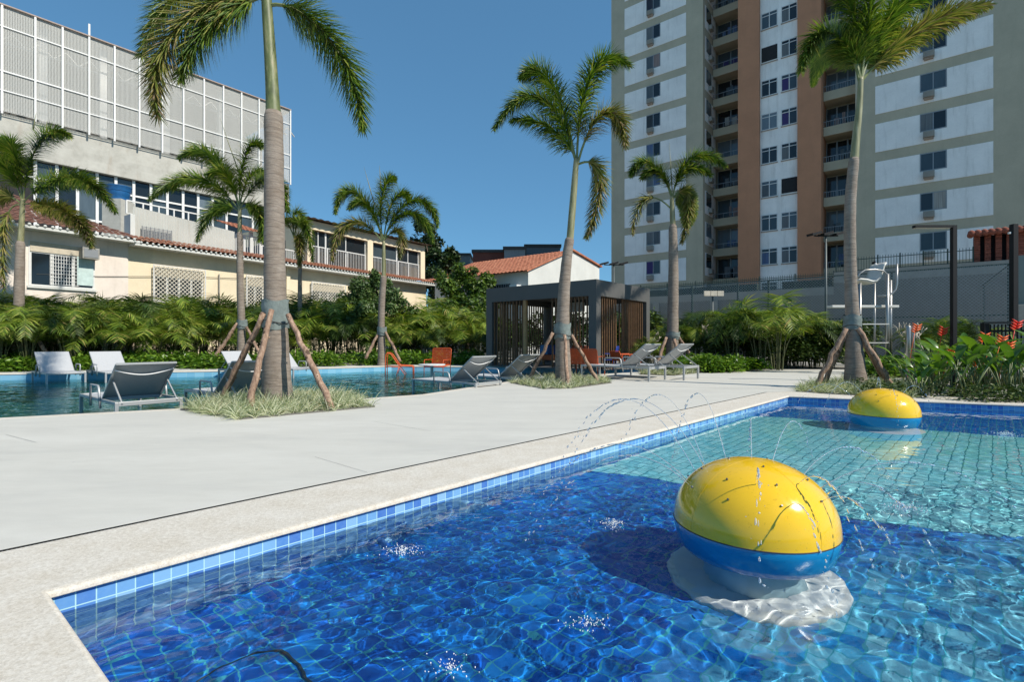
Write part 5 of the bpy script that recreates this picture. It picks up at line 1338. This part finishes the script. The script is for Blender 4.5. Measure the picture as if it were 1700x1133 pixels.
# blue water tank
q=WH.pt(S(214),0,-6); q=P(197,0,33); zt=P(0,311,33).z; zb=P(0,333,33).z
e=empty('water_tank',(q.x,q.y,zb)); m=MB(); h=zt-zb; m.lathe([(.001,0),(.56,0),(.58,h*.3),(.60,h*.34),(.62,h*.62),(.65,h*.66),(.69,h*.95),(.72,h),(.72,h+.04),(.001,h+.12)],n=28)
m.build('tank_body',mat_simple('tank_blue',(.01,.10,.27),.45),e,smooth=True,angle=30); m=MB(); m.box2(-.6,-.6,-3.5,.6,.6,-.01); m.build('stand',M_conc,e)
tag(e,'round blue plastic water tank above the pink house roof','water tank')
# ---------- large concrete building with perforated screen ----------
WM=Wall((-34.7,34.3),(-22.0,50.0)); me_=empty('screened_building',WM.pt(6,0)); SM=WM.s
s1=SM(480); s0=SM(-700); zt=WM.zs(SM(240),96.5); zsb=WM.zs(SM(240),245.5); zcb=WM.zs(SM(240),301)
n=NT('perforated_screen'); co=n.coord(); 
rt=n.mapping(co,(1,1,1),(0,0,-WM.rz)); sp=n.n('ShaderNodeSeparateXYZ'); n.l(rt,sp.inputs[0])
fx=n.math('FRACT',n.math('MULTIPLY',sp.outputs[0],12.5)); fz=n.math('FRACT',n.math('MULTIPLY',sp.outputs[2],12.0))
solid=n.math('MAXIMUM',n.math('LESS_THAN',fx,.42),n.math('LESS_THAN',fz,.36))
df=n.n('ShaderNodeBsdfDiffuse'); df.inputs[0].default_value=(.55,.55,.52,1); tp=n.n('ShaderNodeBsdfTransparent'); mx=n.n('ShaderNodeMixShader')
n.l(solid,mx.inputs[0]); n.l(tp.outputs[0],mx.inputs[1]); n.l(df.outputs[0],mx.inputs[2]); n.l(mx.outputs[0],n.out.inputs[0]); M_perf=n.m
m=MB(); m.quad(WM.pt(s0,zsb+.1,.28),WM.pt(s1,zsb+.1,.28),WM.pt(s1,zt,.28),WM.pt(s0,zt,.28)); m.quad(WM.pt(s1,zsb+.1,.28),WM.pt(s1,zsb+.1,-12),WM.pt(s1,zt,-12),WM.pt(s1,zt,.28)); wb(m,'mesh_screen',M_perf,me_)
M_inw=mat_simple('inner_grey',(.20,.195,.18),.9,var=.2,scale=.6); M_stl=mat_simple('white_steel',(.72,.72,.70),.5,var=.05)
m=MB(); WM.box(m,s0,s1-.3,zsb,zt-2.0,-13,-5); wb(m,'inner_wall',M_inw,me_)
m=MB(); WM.box(m,s0,s1-.02,zt-.16,zt-.04,-13,.1); wb(m,'roof_deck',mat_simple('light_roof',(.62,.62,.60),.8),me_)
posts=[2,57,102,146,188,229,267,302,336,368,398,427,455,479]
for px_ in posts:
    s=SM(px_) if px_<479 else s1-.06; m=MB(); WM.box(m,s-.055,s+.055,zsb-.15,zt+(.9 if px_ in(146,) else .0),.285,.42); wb(m,'steel_post',M_stl,me_)
for px_ in (57,160,267,360):
    s=SM(px_)+.3; m=MB(); WM.box(m,s,s+.45,zsb,zt-.2,-.9,-.4); wb(m,'inner_column',M_stl,me_)
H=zt-zsb
for f in (.0,.20,.38,.80,1.0):
    m=MB(); z=zsb+H*f; WM.box(m,s0,s1,z-.04+(.1 if f==0 else 0),z+.04,.284 if f<1 else .1,.36 if f<1 else .45); wb(m,'steel_rail',M_stl if f<1 else mat_simple('rust_rail',(.36,.28,.24),.7),me_)
m=MB(); k=s0+20; z0=zsb+H*.70; z1=zsb+H*.80
WM.box(m,s0,s1,z0-.06,z0+.06,-.6,-.5)
x=SM(0)
while x<s1: m.bar(WM.pt(x,z0,-.55),WM.pt(x+.7,z1,-.55),.07,.07); m.bar(WM.pt(x+.7,z1,-.55),WM.pt(x+1.4,z0,-.55),.07,.07); x+=1.4
wb(m,'roof_truss',mat_simple('truss_grey',(.45,.44,.42),.6),me_)
m=MB(); WM.box(m,s0,s1,zcb,zsb,-13,.0); wb(m,'concrete_band',M_conc,me_)
m=MB(); WM.box(m,s0,SM(462),zcb-7,zcb-.003,-13,-.5); wb(m,'glazed_floor',M_inner,me_)
x=SM(60); zg0=zcb-3.6
i=0
step=(SM(158)-SM(125))
while x<SM(455):
    m=MB(); WM.box(m,x+.08,x+step-.08,zcb-1.15,zcb-.08,-.495,-.46); WM.box(m,x+.08,x+step-.08,zcb-3.6,zcb-1.3,-.495,-.46); g=wb(m,'window',M_glass,me_)
    m=MB(); WM.box(m,x-.09,x+.09,zcb-6.9,zcb-.01,-.498,-.30); wb(m,'window_post',M_stl,me_); x+=step
m=MB(); WM.box(m,SM(40),SM(462),zcb-1.3,zcb-1.16,-.45,-.36); WM.box(m,SM(40),SM(462),zcb-3.75,zcb-3.61,-.45,-.36); wb(m,'window_rail',M_stl,me_)
m=MB(); WM.box(m,s0,SM(462),0,zcb-7.01,-13,-.3); wb(m,'base_wall',M_conc,me_)
tag(me_,'large raw concrete building with white perforated metal screen towering behind the houses','building')
# ---------- apartment tower ----------
WT=Wall((10.0,50.9),(29.46,35.3)); te=empty('apartment_tower',WT.pt(10,0)); ST=WT.s
FL=2.8; Z0=8.62; ks=range(-2,12); ztop=Z0+12*FL
X=[ST(p) for p in (1015,1037,1139,1167,1227,1262,1325,1364,1420,1453,1649,1760)]
X[-1]=X[-2]+4.2
DB=-16
def tb(s0,s1,z0,z1,d0,d1,nm,mt,par=te): m=MB(); WT.box(m,s0,s1,z0,z1,d0,d1); return wb(m,nm,mt,par)
tb(X[0],X[3],0,ztop,DB,0,'left_wing_wall',M_beige); tb(X[3]+.001,X[4],0,ztop,DB,-4.2,'recess_wall',M_beige)
tb(X[4],X[5],0,ztop,DB,.35,'brown_pilaster',M_brown); tb(X[5]+.001,X[6]-.001,0,ztop,DB,0,'white_bay_wall',M_panel); tb(X[6],X[7],0,ztop,DB,.35,'brown_pilaster',M_brown)
tb(X[7]+.001,X[8],0,ztop,DB,-2.6,'recess_wall',M_beige); tb(X[8]+.001,X[11],0,ztop,DB,0,'right_wing_wall',M_beige)
def panel(s0,s1,wa,wb_,z):  # white panel round a window, 30 mm proud of the beige frame
    h0,h1=z-2.08,z
    m=MB(); WT.box(m,s0,wa-.001,h0,h1,.002,.03); WT.box(m,wb_+.001,s1,h0,h1,.002,.03); WT.box(m,wa,wb_,h0,z-1.27,.002,.03)
    return m
def twin(s0,s1,z0,z1,kind):
    """window in its own frame, returned with its sub-parts under the tower"""
    m=MB(); t=.055; WT.box(m,s0,s1,z0,z0+t,-.02,.045); WT.box(m,s0,s1,z1-t,z1,-.02,.045); WT.box(m,s0,s0+t,z0+t,z1-t,-.02,.045); WT.box(m,s1-t,s1,z0+t,z1-t,-.02,.045)
    mid=(s0+s1)/2; WT.box(m,mid-.03,mid+.03,z0+t,z1-t,-.02,.04)
    if kind=='top': WT.box(m,s0+t,s1-t,z1-.32,z1-.27,-.02,.042)
    f=wb(m,'window',M_wframe if kind=='top' else M_frame,te)
    def sub(mb,nm,mt): o=mb.build(nm,mt,f); return o
    m=MB(); WT.box(m,s0+t,mid-.03,z0+t,z1-t,-.01,.012); WT.box(m,mid+.03,s1-t,z0+t,z1-t,-.01,.016); sub(m,'pane',M_glass)
    return f
rt_=random.Random(77)
wl=(ST(1073),ST(1096.5)); wr=(ST(1527),ST(1572))
def curtain(f,s0,s1,z0,z1):
    m=MB(); WT.box(m,s0,s1,z0,z1,.017,.022); o=m.build('curtain',M_curt,f)
def shift(o,dz):
    c=o.copy(); col.objects.link(c); c.parent=o.parent; c.location=o.location+Vector((0,0,dz))
    for ch in list(o.children):
        d=ch.copy(); col.objects.link(d); d.parent=c
    return c
protos={}
def rep(key, fn, z):
    if key not in protos: protos[key]=(fn(z),z); return protos[key][0]
    o,z0=protos[key]; return shift(o,z-z0)
def ac(s,z,split=False,hasg=True):
    m=MB(); WT.box(m,s,s+.62,z-.42,z,.031,.36 if not split else .30); f=wb(m,'air_conditioner',M_ac,te)
    m=MB()
    for i in range(5): WT.box(m,s+.03,s+.59,z-.38+i*.075,z-.345+i*.075,.36 if not split else .301,.38)
    o=m.build('louvre',M_greyl,f)
    m=MB(); WT.box(m,s+.05,s+.57,z-.55,z-.43,.031,.25); o=m.build('support',M_acb,f)
    return f
for k in ks:
    z=Z0+FL*k
    rep('pl',lambda z:wb(panel(X[1],X[2],wl[0],wl[1],z),'white_panel',M_panel,te),z)
    rep('pr',lambda z:wb(panel(X[9],X[10],wr[0],wr[1],z),'white_panel',M_panel,te),z)
    if k>=-1:
        for key,(a,b) in (('wl',wl),('wr',wr)):
            f=rep(key,lambda z:twin(a+.01,b-.01,z-1.26,z-.005,'x'),z)
            if rt_.random()<.85: 
                q=rt_.choice([(a+.06,(a+b)/2-.03),((a+b)/2+.03,b-.06)]); curtain(f,q[0],q[1],z-1.2,z-.06)
            if rt_.random()<.92: rep('ac'+key,lambda z:ac((a+b)/2-.55,z-1.35),z)
    for j,(pa,pb) in enumerate(((1264,1291),(1297,1324))):
        a,b=ST(pa),ST(pb); zz=z+.15
        if (k,j) in ((2,1),(6,0),(10,1)): 
            rep('op',lambda z:tb(a+.02,b-.02,z-1.35,z-.15,.001,.02,'loggia_shade_panel',M_inner),zz) if j==1 else tb(a+.02,b-.02,zz-1.35,zz-.15,.001,.02,'loggia_shade_panel',M_inner)  # flat near-black panel, the shade of an open loggia put into its colour
        else:
            f=rep('wb%d'%j,lambda z:twin(a,b,z-1.45,z-.1,'top'),zz)
            if rt_.random()<.5:
                q=rt_.choice([(a+.06,(a+b)/2-.03),((a+b)/2+.03,b-.06)]); curtain(f,q[0],q[1],zz-1.4,zz-.45)
        rep('sl%d'%j,lambda z:tb(a-.02,b+.02,z-1.53,z-1.455,.001,.06,'sill',M_acb),zz)
# side wall of the left recess (turns inwards at the right end of the left wing)
def side(z):
    s=X[3]; m=MB()
    m.add([WT.pt(s+.006,z-2.08,-.5),WT.pt(s+.006,z-2.08,-3.6),WT.pt(s+.006,z,-3.6),WT.pt(s+.006,z,-.5)],[(0,1,2,3)]); f=wb(m,'side_panel',M_panel,te)
    m=MB(); WT.box(m,s+.012,s+.03,z-1.3,z-.05,-2.3,-.9); o=m.build('side_window',M_glass,f)
    m=MB(); WT.box(m,s+.012,s+.34,z-1.85,z-1.45,-2.1,-1.45); o=m.build('air_conditioner',M_ac,f)
    return f
def balcony(s0,s1,dfront,dback,z,rail):
    m=MB(); WT.box(m,s0,s1,z-3.05,z-2.35,dfront-.15,dfront); WT.box(m,s0,s1,z-3.04,z-2.85,dback,dfront-.15); f=wb(m,'balcony',M_beige,te)
    def sub(mb,nm,mt): o=mb.build(nm,mt,f)
    m=MB(); WT.box(m,s0,s1,z-1.92,z-1.88,dfront-.08,dfront-.04); x=s0
    while x<s1: WT.box(m,x,x+.02,z-2.35,z-1.92,dfront-.07,dfront-.05); x+=.16 if rail else .9
    sub(m,'balcony_rail',M_frame)
    w=(s1-s0)/3
    m=MB(); 
    for i in range(3): WT.box(m,s0+w*i+.06,s0+w*(i+1)-.06,z-2.8,z-.35,dback+.01,dback+.05)
    sub(m,'balcony_door',M_glass)
    m=MB()
    for i in range(4): WT.box(m,s0+w*i-.05 if i else s0,s0+w*i+.05,z-2.8,z-.30,dback+.01,dback+.09)
    sub(m,'door_frame',M_frame); return f
for k in ks:
    z=Z0+FL*k+.5
    rep('side',side,z-.1); f=rep('bl',lambda z:balcony(X[3]+.05,X[4]+.6,-2.7,-4.19,z,False),z)
    rep('br',lambda z:balcony(X[7]+.02,X[8]+.02,-.9,-2.59,z,True),z)
    for (s0,s1,d) in ((X[3]+.6,X[4]-.2,-3.3),(X[7]+.3,X[8]-.3,-1.6)):
        if rt_.random()<.75:
            m=MB(); x=s0+rt_.random()*.8
            for _ in range(rt_.randint(2,5)):
                ww=rt_.uniform(.2,.5); WT.box(m,x,x+ww,z-2.3+rt_.uniform(0,.3),z-1.5+rt_.uniform(-.1,.3),d,d+.03); x+=ww+rt_.uniform(.02,.3)
                if x>s1-.4: break
            wb(m,'laundry',M_curt,te)
tag(te,'tall apartment tower with white panels, beige frames and two terracotta stripes','apartment tower')
m=MB(); WT.box(m,X[0]-.5,X[0]-.001,WT.zs(0,285),WT.zs(0,272),-2,-1.2); wb(m,'side_awning',M_acb,te)
# ---------- grey walls and fences right ----------
def vline(px,Yref,pref=1551):   # a wall parallel to the tower, Yref deep where it crosses photo column 1551
    return Yref*(pref+200)/(px+200)
def Wv(Yref,pa,pb):
    Ya,Yb=vline(pa,Yref),vline(pb,Yref); return Wall(((pa-850)/F*Ya,Ya),((pb-850)/F*Yb,Yb))
WG=Wv(28,1040,1700); ge=empty('court_wall',WG.pt(6,0)); SG=WG.s
zl=WG.z(1200,486); zh=WG.z(1551,440)
m=MB(); WG.box(m,SG(1000),SG(1384),0,zl-.5,-.6,0); wb(m,'lower_wall',M_greyw,ge)
m=MB(); WG.box(m,SG(1000),SG(1384),zl-.5,zl,-.62,.02); wb(m,'wall_cap',M_greyl,ge)
m=MB(); WG.box(m,SG(1384)+.001,SG(1684),0,zh-.65,-.6,0); wb(m,'high_wall',M_greyw,ge)
m=MB(); WG.box(m,SG(1384)+.001,SG(1684),zh-.65,zh,-.62,.02); wb(m,'wall_cap',M_greyl,ge)
for px_ in (1084,1180,1290):
    m=MB(); WG.box(m,SG(px_),SG(px_)+.5,0,zl-.5,.001,.10); wb(m,'buttress',M_greyl,ge)
tag(ge,'long grey wall round the sports court below the apartment tower','wall')
def pickets(W,s0,s1,z0,z1,d,step,label,mt,postn=6,name='picket_fence'):
    e=empty(name,W.pt((s0+s1)/2,z0,d)); m=MB(); W.box(m,s0,s1,z1-.16,z1-.12,d-.02,d+.02); W.box(m,s0,s1,z0+.05,z0+.09,d-.02,d+.02); wb(m,'rail',mt,e)
    m=MB(); x=s0
    while x<s1: W.box(m,x,x+.022,z0,z1,d+.021,d+.04); x+=step
    wb(m,'pickets',mt,e)
    for i in range(postn+1):
        s=s0+(s1-s0-.06)*i/postn; m=MB(); W.box(m,s,s+.06,z0,z1+.05,d-.06,d-.021); wb(m,'post',mt,e)
    tag(e,label,'fence'); return e
M_gf=mat_simple('green_fence_paint',(.045,.075,.06),.6)
pickets(WG,SG(1060),SG(1384),zl+.001,zl+.95,-.3,.13,'dark green picket fence on the lower grey wall left of the right palm',M_gf)
pickets(WG,SG(1386),SG(1618),zh+.001,zh+.85,-.3,.13,'thin dark picket fence on the high grey wall before the tower',M_gf)
m=MB(); WG.box(m,SG(1065),SG(1252),zl+.02,zl+.55,-1.3,-.7); o=m.build('planter_screen',mat_simple('dark_green_mesh',(.02,.035,.028),.9)); tag(o,'dark green mesh screen behind the picket fence left','screen')
m=MB(); WG.box(m,SG(1296),SG(1380),zl+.02,zl+.55,-1.3,-.7); o=m.build('planter_screen',mat_simple('dark_green_mesh2',(.02,.035,.028),.9)); tag(o,'short dark green mesh screen just left of the right palm trunk','screen')
# chain-link court fence
def chain(W,s0,s1,z0,z1,d,posts,rails,label,pitch=.12,r=.009):
    e=empty('chain_link_fence',W.pt((s0+s1)/2,0,d)); m=MB(); w=s1-s0; h=z1-z0; N=int((w+h)/pitch)
    for i in range(1,N):
        t=i*pitch
        for sg in (0,1):
            a=(s0+max(0,t-h), z0+min(t,h)) ; b=(s0+min(t,w), z0+max(0,t-w))
            if sg: a=(a[0],z1-min(t,h)); b=(b[0],z1-max(0,t-w))
            p,q=W.pt(a[0],a[1],d+.005*sg),W.pt(b[0],b[1],d+.005*sg); tt=(q-p).normalized(); nn=tt.cross(W.n).normalized()*r
            m.quad(p-nn,q-nn,q+nn,p+nn)
    wb(m,'wire_mesh',mat_chain,e)
    for f in rails:
        m=MB(); z=z0+h*f; W.box(m,s0,s1,z-.025,z+.025,d-.06,d-.01); wb(m,'rail',M_gf,e)
    for s in posts:
        m=MB(); W.box(m,s-.035,s+.035,0,z1,d-.13,d-.061); wb(m,'post',M_gf,e)
    tag(e,label,'fence'); return e
mat_chain=mat_simple('chain_wire',(.30,.30,.29),.4,.5)
zc=3.8; Yn=(zc-1)*840/128*(1875/1751)
WN=Wv(Yn,1060,1676); SN=WN.s; Ln=WN.L
chain(WN,SN(1075),SN(1676),.1,zc,0,[SN(p) for p in (1076,1148,1224,1275,1371,1480,1585,1675)],(0,.5,1),'dark green chain link fence in front of the long grey wall')
c1=WN.pt(SN(1676),0); c2d=Vector((.62,.785)); WS=Wall((c1.x,c1.y),(c1.x+c2d.x*10,c1.y+c2d.y*10))
WS.n=Vector((-WS.u.y,WS.u.x,0)); chain(WS,0,9.5,.1,zc,0,[9.4],(.0,1),'glinting end panel of the chain link court fence at the right edge')
# brick lattice with clay tiles on the wall
be=empty('tiled_lattice',WG.pt(SG(1640),zh)); s0,s1=SG(1618),SG(1760); zt2=WG.z(1640,383)
M_brick=mat_simple('red_brick',(.26,.075,.045),.85,var=.35,scale=9)
m=MB(); WG.box(m,s0,s1,zh,zt2-.15,-.9,-.7); wb(m,'back_wall',M_inner,be)  # near-black backing gives the lattice gaps their shade by colour
x=s0
i=0
while x<s1:
    m=MB(); z=zh
    while z<zt2-.22: WG.box(m,x,x+.24,z,z+.10,-.69,-.30-.04*(int(z*10)%2)); z+=.115
    wb(m,'tile_stack',M_brick,be); x+=.42; i+=1
m=MB(); x=s0-.1
while x<s1:
    m.tube([WG.pt(x,zt2-.10,.10),WG.pt(x,zt2+.06,-.5),WG.pt(x,zt2-.0,-1.1)],.15,10); x+=.26
wb(m,'tile_capping',M_brick,be,smooth=True)
tag(be,'red brick lattice with scalloped clay tile capping at the right edge','lattice wall')
WR=Wv(21.5,1650,1740)
m=MB(); WR.box(m,WR.s(1687),WR.s(1800),0,WR.z(1690,424),-.3,0); o=m.build('rear_wall',mat_wall('green_grey_render',(.22,.26,.24),amt=.1)); tag(o,'plain green grey wall at the right picture edge behind the black column','wall')
m=MB(); WR.box(m,WR.s(1689),WR.s(1760),WR.z(1690,541),WR.z(1690,506),.001,.25); o=m.build('meter_box',mat_simple('meter_beige',(.40,.38,.32),.7),bevel=.01); tag(o,'beige meter box on the green grey wall at the right edge','meter box')
# low garden wall behind the right hedge
# ---------- houses behind the pavilion ----------
K=Vector((.96,30.0)); uu=Vector((.62,.785)); vv=Vector((-.785,.62))
def kp(a,b,z): return Vector((K.x+uu.x*a+vv.x*b,K.y+uu.y*a+vv.y*b,z))
he=empty('gable_house',kp(4,0,0)); ze=P(877,450,30).z
m=MB(); za=P(952,416,33.6).z; zr_=P(995,444,36.8).z
m.add([kp(0,0,0),kp(8.7,0,0),kp(8.7,0,zr_),kp(4.9,0,za),kp(0,0,ze)],[(0,1,2,3,4)]); m.quad(kp(0,0,0),kp(0,0,ze),kp(0,8,ze),kp(0,8,0)); m.quad(kp(8.7,0,0),kp(8.7,8,0),kp(8.7,8,zr_),kp(8.7,0,zr_)); wb(m,'wall',M_whitew,he)
Wr=Wall((K.x+vv.x*9,K.y+vv.y*9),(K.x,K.y)); n_=Vector((-uu.x,-uu.y,0)); Wr.n=n_
m=tileroof(Wr,0,9.05,.45,ze-.05,-4.9,za+.05,pitch=.3,courses=12); wb(m,'roof',M_tileb,he)
m=MB(); m.bar(kp(4.9,-.02,za+.10),kp(8.9,-.02,zr_+.08),.25,.10); m.bar(kp(-.3,-.02,ze-.02),kp(4.9,-.02,za+.10),.25,.10); wb(m,'verge_tiles',M_tileb,he)
m=MB(); m.quad(kp(4.9,0,za+.06),kp(8.9,0,zr_+.02),kp(8.9,9,zr_+.02),kp(4.9,9,za+.06)); wb(m,'rear_roof',M_tileb,he)
m=MB(); q0=kp(-.01,1.2,0); m.box(kp(-.03,2.1,ze-1.15),(.06,1.5,1.0),math.atan2(vv.y,vv.x)+PI/2); f=wb(m,'window',M_glass,he)
m=MB()
for i in range(11): m.box(kp(-.08,1.4+i*.14,ze-1.15),(.02,.02,1.0),0)
wb(m,'window_bars',M_frame,he); m=MB(); m.box(kp(-.25,.75,ze-1.0),(.5,.55,.42),math.atan2(vv.y,vv.x)+PI/2); wb(m,'air_conditioner',M_stl,he)
tag(he,'white gabled house with orange tiled roof rising behind the pavilion','house')
def bg(px0,px1,py,Y,dep,mt,name,label,cat='building'):
    a=P(px0,py,Y); b=P(px1,py,Y); e=empty(name,((a.x+b.x)/2,Y,0)); m=MB(); w=(b.x-a.x)/2; m.box2(-w,0,0,w,dep,a.z); m.build('wall',mt,e); 
    m=MB(); m.box2(-w-.15,-.15,a.z+.002,w+.15,dep,a.z+.35); m.build('roof_edge',M_dark,e); 
    for i in range(3):
        x=-w+(i+.5)*2*w/3; m=MB(); m.box2(x-.7,-.06,a.z-2.6,x+.7,-.005,a.z-1.2); m.build('window',M_glass,e)
    tag(e,label,cat); return e
bg(785,838,419,62,12,mat_simple('dark_red_wall',(.16,.05,.035),.9,var=.2,scale=.6),'distant_building','dark red brick building behind the orange roof')
bg(837,872,414,60,10,mat_wall('weathered_grey',(.24,.26,.27),(.08,.08,.08),.6),'distant_building','weathered grey block just right of the dark red building')
bg(872,930,410,64,10,mat_simple('dark_blue_grey',(.12,.14,.16),.9),'distant_building','dark low roof behind the white gable')
bg(738,780,424,75,12,mat_simple('dim_grey',(.17,.18,.18),.9),'distant_building','small dim grey building in the gap between the trees and dark red building')
# sunlight refracted by the ripples onto the tiles
sun.data.cycles.is_caustics_light=True
water.cycles.is_caustics_caster=True
for o in bpy.data.objects:
    if o.name.split('.')[0] in ('pool_floor','pool_floor_light','pool_floor_mid','pool_wall','pool_hose','pedestal','base_disc','bowl','back_pool_floor','back_pool_wall'): o.cycles.is_caustics_receiver=True
